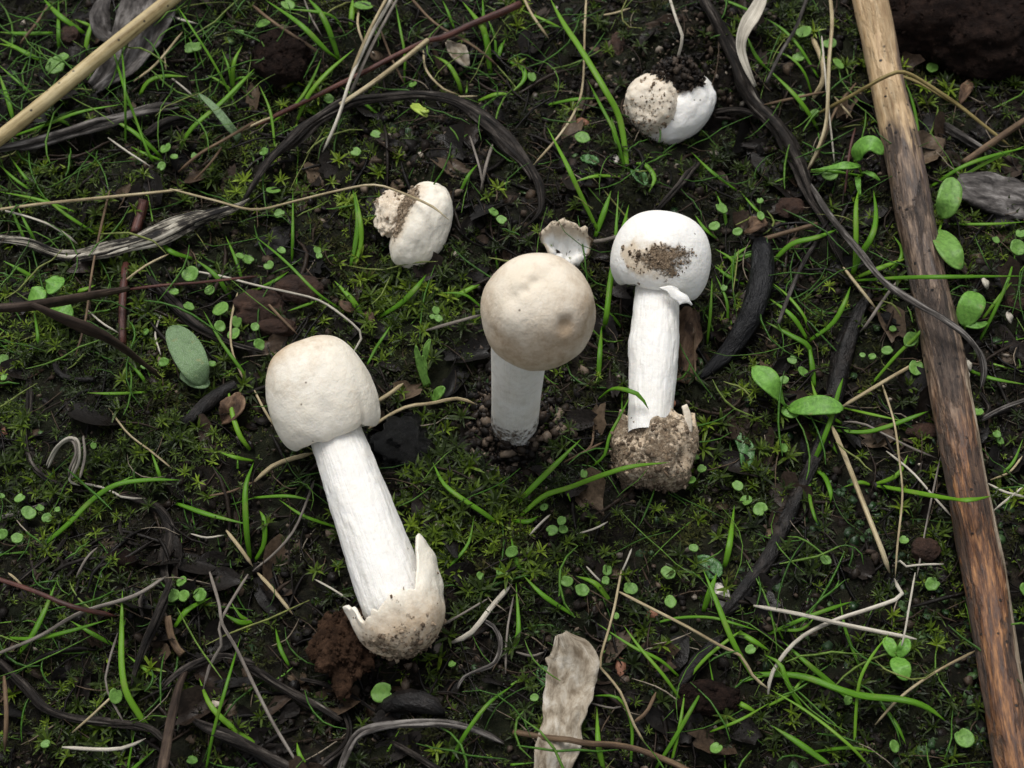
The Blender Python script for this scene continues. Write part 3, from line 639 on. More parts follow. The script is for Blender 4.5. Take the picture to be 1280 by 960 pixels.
V, F, uv, hh, AA = cup(base, cap0-foot, [(.02,0),(.52,.10),(.93,.45),(1.11,.95),(1.12,1.5),(1.04,2.2),(1.02,3.4)], Hf, 150, 34, .10, 3, .13, lambda a_, h_: .14*gauss_a(a_, R(175), .4)*np.clip(h_-1.2, 0, 1)+.16*gauss_a(a_, R(14), .6)*np.clip(h_-1.0, 0, 1)+.05*noise(np.cos(a_)*4, np.sin(a_)*4, h_*3, 19))
vo = mk('volva', V, F, 'cream_flesh', t, uv=uv, attrs={'tan': .75*np.clip(1.5-hh, 0, 1)+.05, 'dirt': .50*np.clip(.85-hh, -.55, 1)+.04+.25*nz(V, 1.5, 7)})
V2, F2, rd = stick_soil(V, 420, .040, 5, (hh < .55)); stuff(mk('soil_crust', V2, F2, 'volva_soil', vo, attrs={'rnd': rd}), '', '')
V2, F2, rd = stick_soil(V, 90, .025, 6, (hh > .55) & (hh < 1.7)); stuff(mk('soil_crust', V2, F2, 'volva_soil', vo, attrs={'rnd': rd}), '', '')

# -- standing mushroom
b0 = P(642,543,0); cc = P(675,388,6.1); cdir = unit(cc-b0+np.array([.25, .3, 0])); c0 = cc-cdir*1.22; c1 = cc+cdir*1.30; s1 = cc-cdir*.55-np.array([.38, 0, 0]); b0 = b0-unit(s1-b0)*.9
t = thing('mushroom', 'standing mushroom with rounded tan dimpled cap, rooted in dark soil', 'mushroom', P(643,550,0))
dimp = [(P(709,407,6.3), .20, .13), (P(652,356,7.2), .22, -.05), (P(640,372,6.7), .17, .05), (P(664,340,7.4), .25, -.08), (P(640,400,6.2), .35, -.05), (P(700,440,5.2), .3, .05), (P(655,362,7.0), .12, .06), (P(668,352,7.4), .12, .05), (P(620,420,5.8), .3, .04), (P(690,335,7.3), .2, .04)]
V, F, uv, r, h, A = lathe(c0, c1, [(0,1.0),(.38,.985),(.78,.925),(1.10,.80),(1.30,.60),(1.345,.42),(1.25,.22),(1.04,.08),(.86,.03),(.6,.10),(.4,.13)], 120, 110, lambda r, h, A, L: (r*(1+.06*noise(np.cos(A)*1.3, np.sin(A)*1.3, h*.7, 24)+.010*fbm(np.cos(A)*3.5, np.sin(A)*3.5, h*1.8, 26, 2)), h))
pale = 0
for q, rr, dep in dimp:
    hit = V[np.argmin(np.linalg.norm(np.cross(V-CAM, unit(q-CAM)), axis=1)+(np.linalg.norm(V-CAM, axis=1)-np.linalg.norm(V-CAM, axis=1).min())*.05)]
    g_ = np.exp(-(np.linalg.norm(V-hit, axis=1)/rr)**2); V = V+unit(cc-hit)*dep*g_[:,None]
    pale = pale+(g_ if dep > .1 else 0)
L = np.linalg.norm(c1-c0)
mk('cap', V, F, 'tan_flesh', t, uv=uv, attrs={'tan': .66-.45*np.clip((h/L-.74)*3, 0, 1)+.3*nz(V, .9, 4)+.55*pale, 'dirt': -.5+0*h})
V, F, uv, r, h, A = lathe(b0, s1, [(.72,0),(.66,.15),(.63,.3),(.64,.5),(.69,.8),(.70,1.0)], 64, 60, lambda r, h, A, L: (r*(1+.03*noise(np.cos(A)*2.5, np.sin(A)*2.5, h*.3, 32)+.012*noise(np.cos(A)*9, np.sin(A)*9, h*1.2, 33)), h))
mk('stem', V, F, 'stem_flesh', t, uv=uv, attrs={'tan': .22+.25*nz(V, .8, 5), 'dirt': .85*np.clip(3.0-h, 0, 1)-.33+.15*nz(V, 1.1, 3)})
# the ring of soil it broke through
rgm = np.random.default_rng(3); n = 1900; aa = rgm.uniform(0, 6.28, n); rr = .62+np.abs(rgm.normal(0, .5, n)); x = b0[0]+np.cos(aa)*rr; y = b0[1]+np.sin(aa)*rr
s = np.clip(rgm.lognormal(-2.6, .5, n), .03, .17)
V, F, rd = crumbs(np.stack([x, y, T(x, y)+s*.5+rgm.uniform(0, 1, n)*.62*np.exp(-((rr-.62)/.38)**2)], 1), s, 8)
stuff(mk('soil_crumbs', V, F, 'soil_crumb', attrs={'rnd': np.clip(rd*1.05, 0, 1)}, origin=b0), 'crumbly soil heaped round the standing mushroom', 'soil')

# -- fallen mushroom with the soil-stained cap
cap0, cap1 = P(820,355,1.6), P(834,264,2.5); foot, foot2 = P(812,530,.95), P(815,606,.25)
t = thing('mushroom', 'fallen white mushroom with brown soil patch on its round cap and soil-caked foot', 'mushroom', P(812,480,0), 'mushrooms pulled up and lying on the soil')
def capC(r, h, A, L):
    low = np.clip(1-h/(L*.4), 0, 1)
    return r*(1+.03*noise(np.cos(A)*1.3, np.sin(A)*1.3, h*.7, 54)+.05*gauss_a(A, R(20), .7)), h+low*(-.16*gauss_a(A, R(15), .8)+.06*noise(np.cos(A)*3, np.sin(A)*3, 0, 58))
V, F, uv, r, h, A = lathe(cap0, cap1, [(0,1.0),(.36,.985),(.74,.915),(1.04,.78),(1.24,.58),(1.32,.36),(1.28,.15),(1.12,.0),(.94,-.06),(.74,-.02),(.5,.06)], 110, 96, capC)
L = np.linalg.norm(cap1-cap0)
qx, qy = to_px(V[:,0], V[:,1], V[:,2])       # where on the cap the stain sits, in the photograph's pixels, then kept as a mark on the mesh
face = np.einsum('ij,ij->i', V-(cap0+(cap1-cap0)*.4), np.tile(CAM-cap0, (len(V), 1))) > 0
wx = 11*nz(V, 1.6, 90)+6*nz(V, 4.5, 93); wy = 9*nz(V, 1.7, 91)+6*nz(V, 4.2, 94); qx0, qy0 = qx, qy; qx = qx+wx; qy = qy+wy
st = np.exp(-(((qx-836)/25)**2+((qy-321)/23)**2))*face
st2 = np.exp(-(((qx-806)/27)**2+((qy-320)/19)**2))*face
mk('cap', V, F, 'white_flesh', t, uv=uv, attrs={'tan': -.2+1.2*st2+.4*np.exp(-(((qx-820)/45)**4+((qy-320)/34)**4))*face, 'dirt': -.40+.08*nz(V, 1.2, 3)+1.25*st+.50*st2+.45*np.exp(-(((qx-786)/12)**2+((qy-285)/16)**2))*face+.3*np.exp(-(((qx-776)/12)**2+((qy-335)/20)**2))*face})
V2, F2, rd = stick_soil(V, 240, .022, 15, (st > .45+.25*nz(V, 3, 6))); stuff(mk('soil_crust', V2, F2, 'volva_soil', t, attrs={'rnd': rd*.85}), '', '')
V2, F2, rd = stick_soil(V, 50, .03, 16, (st2 > .4) & face); stuff(mk('soil_crust', V2, F2, 'volva_soil', t, attrs={'rnd': rd}), '', '')
V, F, uv, r, h, A = lathe(foot-unit(cap0-foot)*.3, cap0+unit(cap1-cap0)*.4, [(.56,0),(.60,.2),(.66,.45),(.655,.62),(.60,.85),(.56,1.0)], 110, 130, lambda r, h, A, L: (r*(1+.03*noise(np.cos(A)*2.3, np.sin(A)*2.3, h*.3, 62)+.020*noise(np.cos(A)*9, np.sin(A)*9, h*2.2, 63)+.014*noise(np.cos(A)*16, np.sin(A)*16, h*5, 64)+.07*gauss_a(A, R(165), .5)*np.exp(-((h/L-.52)/.07)**2)), h))
mk('stem', V, F, 'stem_flesh', t, uv=uv, attrs={'tan': -.25+.15*nz(V, .7, 5), 'dirt': -.38+.2*nz(V, .8, 9)+.4*np.clip(.7-h, 0, 1)})
# veil remnant hanging at the cap's edge
def quad_grid(A_, B_, C_, D_, nu=12, nv=8):
    u, v = np.meshgrid(np.linspace(0, 1, nu), np.linspace(0, 1, nv)); u = u[...,None]; v = v[...,None]
    return (A_*(1-u)+B_*u)*(1-v)+(D_*(1-u)+C_*u)*v
G = quad_grid(P(826,358,2.35), P(848,360,2.35), P(863,381,2.15), P(851,380,2.25), 16, 14); G[...,2] += .10*np.sin(np.linspace(0, 3.1, 16))[None]+.06*noise(G[...,0]*4, G[...,1]*4, 0, 4); G[...,0] += .07*noise(G[...,0]*5, G[...,1]*7, 0, 9)
V, F, uv = shell(G, .05); mk('veil_flap', V, F, 'white_flesh', t, uv=uv, attrs={'tan': -.3+0*V[:,0], 'dirt': -.6+0*V[:,0]})
V, F, uv = tube(path([(824,421),(826,427),(823,433),(825,440),(824,445)], 1.67), .016, 5, 14); mk('root_hair', V, F, 'brown_stem', t, uv=uv)
Hf = lambda a_: 1.62+.38*gauss_a(a_, R(165), .3)+.45*gauss_a(a_, R(5), .16)+.2*gauss_a(a_, R(70), .4)-.1*gauss_a(a_, R(110), .3)
V, F, uv, hh, AA = cup(foot2, cap0-foot, [(.02,0),(.66,.03),(.92,.22),(1.05,.8),(1.06,1.3),(.93,1.8),(.9,2.4)], Hf, 110, 26, .11, 13, .06, lambda a_, h_: .22*gauss_a(a_, R(5), .3)*np.clip(h_-.9, 0, 1)+.22*noise(np.cos(a_)*2.6, np.sin(a_)*2.6, h_*2, 77)*np.clip(h_*2, 0, 1))
vo = mk('volva', V, F, 'cream_flesh', t, uv=uv, attrs={'tan': .8+0*hh, 'dirt': .50-.75*np.clip(hh-1.6, 0, .5)+.3*nz(V, 1.5, 7)})
V2, F2, rd = stick_soil(V, 1500, .038, 25, (hh < 1.5) & (nz(V, 1.4, 71) > -.25)); stuff(mk('soil_crust', V2, F2, 'volva_soil', vo, attrs={'rnd': rd}), '', '')
G = quad_grid(P(852,508,1.3), P(858,505,1.3), P(867,560,.9), P(853,560,1.0), 6, 14); G[...,0] += .06*np.sin(np.linspace(0, 5, 14))[:,None]
V, F, uv = shell(G, .10); mk('volva_flap', V, F, 'cream_flesh', t, uv=uv, attrs={'tan': .5+0*V[:,0], 'dirt': .05+0*V[:,0]})

# -- unopened buttons
def button(name, label, c, axis_px, radii, lobes, seed, dirt_dirs, mat='cream_flesh', group=None, base=None):
    """egg: centre, axis from pixels, radii along/right/towards viewer; lobes (right, along, viewer, width, amount)"""
    z, e1, e2 = frame(c, axis_px); d, f = ICO[5]; k = 1+.05*fbm(d[:,0]*1.6+seed, d[:,1]*1.6, d[:,2]*1.6, seed, 3)+.005*fbm(d[:,0]*7, d[:,1]*7, d[:,2]*7, seed+2, 2)
    for a_, b_, c_, w_, q in lobes: k = k+q*np.exp(-((1-d@unit((a_, b_, c_)))/w_)*1.0)
    dm = -.55+0*k
    for a_, b_, c_, w_, q in dirt_dirs: dm = dm+q*np.exp(-((1-d@unit((a_, b_, c_)))/w_)**2)
    V = c+(d[:,:1]*radii[0])*k[:,None]*e1+(d[:,1:2]*radii[1])*k[:,None]*z+(d[:,2:]*radii[2])*k[:,None]*e2
    t = thing(name, label, 'mushroom', c*[1, 1, 0]+[0, 0, c[2]-radii[2]], group)
    bo = mk('veil', V, f, mat, t, attrs={'tan': .1+.6*np.clip(dm+.5, 0, 1), 'dirt': dm})
    return t, bo, V, dm
c = P(526,283,.85)
t, bo, V, dm = button('mushroom_button', 'cream egg-shaped mushroom button with crumbly soil-crusted side', c, P(545,225,1.1)-P(508,338,.6), (.84,1.28,.85),
    [(-.9,-.25,.35,.10,-.16),(-.8,.25,.5,.12,-.12),(.3,.9,.3,.15,.05),(-.3,-.9,.3,.2,.06),(.55,-.1,.8,.10,-.05)], 3,
    [(-.95,.15,.45,.26,1.0),(-.5,.75,.5,.14,.65),(-.9,-.3,.4,.2,.5)], group='unopened buttons lying in the soil')
V2, F2, rd = stick_soil(V, 200, .026, 31, dm > .35); stuff(mk('soil_crust', V2, F2, 'volva_soil', bo, attrs={'rnd': np.clip(rd*.6+.45, 0, 1)}), '', '')
bV, bF = blob(P(492,268,.7), (.52,.72,.45), .22, 2.2, 21, 5); qd = .10+.35*nz(bV, 1.5, 8)
lo = mk('crusted_lobe', bV, bF, 'cream_flesh', t, attrs={'tan': .6+0*qd, 'dirt': qd-.12})
V2, F2, rd = stick_soil(bV, 260, .03, 38, qd > 0); stuff(mk('soil_crust', V2, F2, 'volva_soil', lo, attrs={'rnd': np.clip(.25+rd*.8, 0, 1)}), '', '')
c = P(846,136,.62)
t, bo, V, dm = button('mushroom_button', 'white curled mushroom button half buried under crumbly soil', c, P(884,98,1)-P(812,160,.6), (.92,1.36,.9),
    [(-.75,.35,.6,.10,-.12),(-.35,.1,.9,.04,-.10),(.9,.2,.5,.3,.04)], 9,
    [(-.75,.55,.6,.24,1.5),(-.8,-.45,.6,.2,.9),(0,-1,.25,.22,.6),(.8,-.6,-.1,.2,.4)], 'white_flesh', 'unopened buttons lying in the soil')
V2, F2, rd = stick_soil(V, 900, .05, 33, dm > .55); stuff(mk('soil_crust', V2, F2, 'soil_crumb', bo, attrs={'rnd': np.clip(.45+rd*.55, 0, 1)}), '', '')
bV, bF = blob(P(817,130,.72), (.90,.95,.86), .09, 1.5, 5, 5)
qd = .06+.35*nz(bV, 1.3, 8)
lo = mk('torn_skin', bV, bF, 'cream_flesh', t, attrs={'tan': .5+0*qd, 'dirt': qd+.02+.55*np.clip((bV[:,1]-bV[:,1].mean()), 0, 1)})
V2, F2, rd = stick_soil(bV, 380, .030, 35, qd > -.05); stuff(mk('soil_crust', V2, F2, 'volva_soil', lo, attrs={'rnd': np.clip(.2+rd*.8, 0, 1)}), '', '')
bV, bF = blob(P(846,96,1.25), (.72,.50,.42), .35, 2.2, 15, 4); V2, F2, rd = stick_soil(bV, 900, .06, 36, bV[:,2] > -9)
stuff(mk('soil_crust', V2, F2, 'soil_crumb', t, attrs={'rnd': np.clip(.3+rd*.65, 0, 1)}), '', '')

# -- broken cap piece: a curved shell, brown skin outside, white inside
u, v = np.meshgrid(np.linspace(-1, 1, 26), np.linspace(0, 1, 14)); q0, q1 = P(674,293,.5), P(740,300,.5); m0 = (q0+q1)/2; ex = (q1-q0)/2
low = P(712,333,.1)-P(707,297,.5)
G = m0+ex*(u*(1-.45*v**1.5))[...,None]+low*(v*(1-.25*u*u))[...,None]
G[...,2] += .5*(1-u*u)**.7*(1-v)**.8-.35*np.sin(np.pi*np.clip(v*1.15, 0, 1))*(1-u*u)+.05*noise(u*4, v*4, 0, 3)-.25*v*(1-v); G[...,1] += .20*(1-u*u)*(1-v)
G += (.05*noise(u*7, v*5, 0, 7))[...,None]
V, F, uv = shell(G, .10); rim = np.tile((np.clip(1.15-v*4, 0, 1)+np.clip((np.abs(u)-.86)*7, 0, 1)).ravel(), 2)
tag(mk('cap_fragment', V, F, 'white_flesh', uv=uv, attrs={'tan': .25+.9*rim, 'dirt': -.45+.85*rim}), 'broken curled piece of white cap with ragged brown rim', 'mushroom piece')

# ------------------------------------------------------------------ sticks, stems and roots: (name, label, category, material, pixels, width px, height cm, options)
def stick(name, label, cat, mat, px, wpx, h=None, n=10, ridge=.08, flatness=1.0, hs=None, ws=None, group=None, taper=(1, 1), seed=None, rf=2.5, seg=None, split=0):
    seed = seed if seed is not None else int(px[0][0]*3+px[0][1])
    ws = ws or [wpx]*len(px); g0 = path(px); r = [cm(p, w_)/2 for p, w_ in zip(g0, ws)]
    if mat in ('dark_wood', 'grey_wood', 'bleached_wood'): r = [q*.86 for q in r]
    if name == 'root' and h is not None: h = h*.5
    hs = hs or [(h if h is not None else rr*flatness*.8) for rr in r]
    if not split and mat in ('dark_wood', 'bleached_wood', 'grey_wood') and max(ws) >= 7: split = 9 if max(ws) > 20 else 6
    V, F, uv = strands(path(px, hs=hs), r, split, flatness, .5, seed) if split > 1 else tube(path(px, hs=hs), r, n, seg, flatness, ridge, rf, seed, taper)
    return tag(mk(name, V, F, mat, uv=uv), label, cat, group)
S = stick
big = [(1074,-60),(1088,0),(1107,95),(1128,190),(1152,312),(1177,430),(1193,520),(1211,620),(1231,725),(1250,840),(1271,960),(1290,1070)]
S('stick', 'thick speckled stick, tan at one end and reddish brown at the other', 'stick', 'speckled_stick', big, 50, hs=[.6,.6,.6,.6,.6,.6,.62,.62,.65,.68,.7,.7], n=30, ridge=.05, ws=[42,43,42,46,46,49,50,50,53,51,54,55], seg=130, rf=1.6)
S('reed_stalk', 'smooth tan reed stalk lying over the grass', 'reed', 'reed', [(-80,232),(0,172),(60,124),(130,66),(215,-2),(290,-60)], 18, hs=[.8,1.0,1.1,1.2,1.3,1.4], n=12, ridge=.02)
S('twig', 'split grey weathered twig lying just under the tan reed', 'twig', 'grey_wood', [(-30,190),(30,181),(90,166),(150,150),(222,131)], 17, ws=[14,15,17,18,17], h=.45, n=12, ridge=.16, taper=(1,.8))
S('twig', 'broken black stub of wood under the split grey twig', 'twig', 'dark_wood', [(180,172),(210,155),(250,150)], 16, h=.2, ridge=.2)
S('withered_stalk', 'bleached split stem, white wood showing through black bark', 'dead stem', 'bleached_wood', [(-20,296),(30,304),(75,316),(130,312),(190,294),(240,278),(292,264),(312,250)], 30, ws=[18,20,20,26,36,36,26,10], hs=[.3,.35,.4,.5,.6,.6,.55,.5], n=18, ridge=.22, flatness=.55, rf=3.5)
S('withered_stalk', 'dark grey stem arching over the soil above the cream button', 'dead stem', 'dark_wood', [(300,258),(325,220),(355,180),(395,150),(440,130),(490,121),(530,119),(570,127),(605,148),(640,182),(668,222),(676,262),(655,285)], 20, ws=[14,20,24,24,18,16,16,18,22,24,20,16,10], hs=[.35,.5,.7,.9,1.0,1.0,.9,.8,.7,.6,.4,.3,.15], n=14, ridge=.16, flatness=.7, rf=3.2)
S('red_stem', 'long thin red stem forking to tan, leaning across the grass', 'stem', 'red_stem', [(650,5),(625,16),(590,30),(555,46),(530,52),(490,72),(440,98),(395,120),(350,142),(320,158)], 8, ws=[9,9,8,8,6,6,6,6,6,3], hs=[.9,.9,.9,.9,.9,.8,.7,.6,.5,.2], ridge=.08)
S('stem', 'straight tan stalk branching off the long red stem', 'stem', 'straw', [(535,50),(500,78),(460,108),(425,131)], 6, hs=[.95,.95,1.0,1.1], n=8)
S('branch', 'twisted dark branch running towards the thick stick', 'branch', 'dark_wood', [(868,-30),(885,10),(905,50),(925,92),(945,128),(975,165),(998,205),(1015,250),(1040,300),(1055,335)], 22, ws=[17,17,19,21,22,25,22,14,11,8], hs=[.35,.35,.4,.45,.35,.35,.4,.4,.35,.2], n=14, ridge=.22, rf=3)
S('root_strip', 'dark woody root curling off the twisted branch beside the white button', 'root', 'dark_wood', [(890,142),(925,138),(955,148),(985,168),(1000,190)], 14, h=.35, ridge=.25, flatness=.7)
S('withered_stalk', 'flattened grey-brown stem crossing over the thick speckled stick', 'dead stem', 'grey_wood', [(1010,225),(1035,265),(1062,300),(1092,338),(1118,362),(1152,385),(1178,398),(1205,415),(1226,440),(1231,465),(1224,490)], 13, ws=[8,12,14,14,14,12,11,12,12,10,7], hs=[.4,.6,.8,1.0,1.2,1.5,1.7,1.6,.9,.5,.1], n=12, ridge=.15, flatness=.5)
S('dead_stalk', 'smooth glossy black curved stalk behind the soil-stained mushroom', 'dead stalk', 'black_wood', [(951,300),(953,335),(945,375),(930,410),(905,445),(872,474)], 28, ws=[24,30,30,27,22,8], hs=[.35,.5,.55,.5,.4,.2], n=16, ridge=.04, flatness=.8, taper=(.7,.3))
S('root', 'long wet black root running across open soil', 'root', 'wet_root', [(1088,368),(1070,400),(1055,440),(1045,490),(1035,530),(1015,580),(1000,615),(980,660),(958,700),(925,745),(900,772)], 22, ws=[10,18,24,22,19,17,19,18,20,17,10], h=.3, n=20, ridge=.30, rf=2.2, seg=120)
S('root', 'short wet black root lying in line beyond the long one', 'root', 'wet_root', [(905,795),(885,812),(862,838),(850,860)], 18, ws=[8,18,20,8], h=.25, ridge=.25)
S('root', 'dark snaking root beside the coiled dry grass', 'root', 'dark_wood', [(22,440),(36,470),(38,500),(33,540),(42,575),(65,602),(95,615),(125,612)], 12, h=.3, ridge=.22)
S('root', 'dark fibrous root bending down past the long grass blade', 'root', 'dark_wood', [(130,608),(165,622),(195,638),(208,665),(203,700),(212,735)], 16, ws=[8,12,16,22,24,12], h=.25, ridge=.3, flatness=.6)
S('root', 'grey root end poking from under the dark snaking root', 'root', 'grey_wood', [(-10,650),(30,640),(60,628),(80,612)], 9, h=.25, ridge=.2)
S('root', 'small dark root bent like a hook in the moss', 'root', 'dark_wood', [(152,642),(150,662),(158,676),(175,681),(190,674)], 7, h=.2, ridge=.2)
S('stump', 'charred black wood stub in the moss under the hairy leaf', 'wood', 'wet_root', [(295,482),(275,492),(255,508),(230,530)], 20, ws=[18,20,20,12], h=.3, ridge=.25)
S('root', 'dark root emerging under the arching grass blade end', 'root', 'dark_wood', [(20,730),(50,705),(75,685),(86,665)], 9, h=.2, ridge=.2)
S('dead_stalk', 'dark dead stalk at the edge of the tangle, slanting through moss', 'dead stalk', 'dark_wood', [(-25,805),(0,830),(28,858),(55,883),(90,897),(140,903),(185,912),(207,932)], 15, h=.4, ridge=.22, n=12)
S('dead_stalk', 'dark upright stalk in the tangle of dead stalks', 'dead stalk', 'dark_wood', [(212,725),(203,750),(195,775),(183,800),(170,830),(163,858)], 15, ws=[16,16,15,18,14,8], h=.5, ridge=.25)
S('dead_stalk', 'short hooked stalk stub in the tangle of dead stalks', 'dead stalk', 'dark_wood', [(180,740),(175,755),(178,772)], 8, h=.3, ridge=.2)
S('dead_stalk', 'brown curled bark strip in the tangle of dead stalks', 'dead stalk', 'brown_stem', [(209,770),(214,795),(222,812),(228,818)], 9, h=.4, ridge=.2, flatness=.5)
S('dead_stalk', 'rough brown stalk with peeling fibres leading from the tangle', 'dead stalk', 'dark_wood', [(203,858),(225,838),(250,825),(280,818),(318,830)], 13, h=.5, ridge=.28, flatness=.7)
S('dead_stalk', 'thick dark stalk lying over the tangle end', 'dead stalk', 'dark_wood', [(245,900),(290,925),(330,945),(375,972),(420,1010)], 19, h=.4, ridge=.18)
S('dead_stalk', 'red-brown stalk standing up out of the tangle', 'dead stalk', 'dusky_stem', [(240,828),(226,852),(216,890),(206,940),(196,1000)], 14, hs=[.2,.6,1.3,2.3,3.4], ws=[5,9,12,13,14], ridge=.2, taper=(.2,1))
S('dead_stalk', 'dark stalk slanting under the red-brown clod', 'dead stalk', 'dark_wood', [(306,828),(340,850),(380,873),(425,902)], 14, h=.4, ridge=.16, n=12)
S('dead_stalk', 'brown-grey stalk arching over the soil below the torn cup', 'dead stalk', 'grey_wood', [(420,985),(432,945),(445,920),(470,910),(520,905),(560,905),(595,914),(628,930)], 12, hs=[.3,.5,.6,.7,.8,.7,.5,.2], ridge=.18, flatness=.7)
S('dead_stalk', 'black striped stalk curling between the grey stalks', 'dead stalk', 'dark_wood', [(425,878),(436,905),(430,930),(405,952),(385,975)], 13, h=.3, ridge=.22)
S('dead_stalk', 'dark stalk running out from under the brown-grey arch', 'dead stalk', 'dark_wood', [(490,928),(520,945),(555,968),(590,1000)], 12, h=.3, ridge=.2)
S('dead_stalk', 'thin dark stem lying below the red-brown clod', 'dead stalk', 'dark_wood', [(375,850),(410,858),(440,870),(472,892)], 9, h=.3, ridge=.2)
S('seed_pod', 'black ridged pod lying over the brown-grey arched stalk', 'seed pod', 'wet_root', [(470,890),(490,880),(515,876),(540,882),(555,892)], 22, ws=[6,22,28,22,6], h=.3, ridge=.14, rf=4, n=20)
S('dead_stalk', 'thin grey root curling in a hook right of the torn cup', 'dead stalk', 'grey_wood', [(602,775),(618,785),(625,805),(618,828),(598,838),(580,848),(573,862)], 8, h=.3, ridge=.2)
S('withered_stalk', 'dark bent stem passing behind the hairy oval leaf', 'dead stem', 'dark_wood', [(185,345),(212,378),(240,405),(265,420),(295,434),(330,442)], 14, ws=[8,14,14,16,14,8], h=.3, ridge=.22)
S('withered_stalk', 'upright dull red stalk under the bleached split stem', 'dead stem', 'red_stem', [(157,330),(154,365),(153,400),(153,430)], 9, h=.4, ridge=.15)
S('withered_stalk', 'short dull red stub above the bleached split stem', 'dead stem', 'red_stem', [(180,250),(175,270),(168,292)], 12, h=.3, ridge=.15)
S('rootlet', 'small black rootlet curl in moss left of the hairy leaf', 'root', 'wet_root', [(68,455),(75,468),(92,474),(118,475)], 7, h=.2, ridge=.15)
S('twig', 'short dark twig between the soil-stained cap and white button', 'twig', 'dark_wood', [(876,200),(858,222),(838,244),(822,262)], 11, ws=[7,13,13,8], h=.35, ridge=.2)
S('twig', 'dark twig lying behind the broken cap piece', 'twig', 'dark_wood', [(650,300),(670,290),(700,288),(735,300)], 8, h=.2, ridge=.2)
S('twig', 'thin grey twig reaching from broken cap piece to stained cap', 'twig', 'grey_straw', [(742,302),(765,298),(790,285),(815,265)], 5, h=.3)
S('twig', 'out-of-focus dark twig rising high over the moss by the reed side', 'twig', 'dusky_stem', [(-40,388),(0,385),(40,382),(80,376),(120,368),(160,361)], 8, hs=[5,5,4.6,3.6,2.2,.9], ws=[9,10,11,11,10,6], ridge=.15)
S('twig', 'raised dark leafstalk slanting over the moss towards the hairy leaf', 'twig', 'dusky_stem', [(40,380),(70,394),(105,408),(140,426),(170,447),(200,472)], 9, hs=[5,4.6,4,3,1.8,.4], ws=[5,10,14,11,7,4], ridge=.2)
S('twig', 'pale brown twig lying over the crumpled leaf strip', 'twig', 'brown_stem', [(642,915),(665,919),(690,923),(712,925),(735,930),(765,931),(800,938),(850,958),(890,980)], 7, hs=[.3,.45,.65,.75,.65,.5,.4,.3,.2], ridge=.2)
S('twig', 'purple-brown twig lying across grass beyond the stained cap', 'twig', 'brown_stem', [(950,300),(985,290),(1022,280)], 6, h=.4, ridge=.15)
S('twig', 'grey leaning twig between black stalk and wet root', 'twig', 'grey_wood', [(973,405),(985,372),(1003,330),(1020,303)], 6, h=.5, ridge=.12)
S('twig', 'grey twig leaning across the top of the twisted branch', 'twig', 'grey_wood', [(958,104),(975,68),(994,36),(1010,-5)], 5, h=.9, ridge=.12)
S('twig', 'brown twig pointing at the grey bark slab', 'twig', 'brown_stem', [(1205,203),(1235,182),(1262,163),(1295,142)], 8, h=.4, ridge=.15)
S('twig', 'ridged grey twig pieces lying right of the thick stick', 'twig', 'grey_wood', [(1180,155),(1200,168),(1222,182),(1240,192)], 12, h=.3, ridge=.25)
S('twig', 'dark flat twig along the right of the thick stick', 'twig', 'dark_wood', [(1225,490),(1236,510),(1228,525)], 8, h=.3, ridge=.2)
S('twig', 'grey forked twig on moss right of the thick stick', 'twig', 'grey_wood', [(1228,525),(1255,510),(1290,498)], 7, h=.35, ridge=.2)

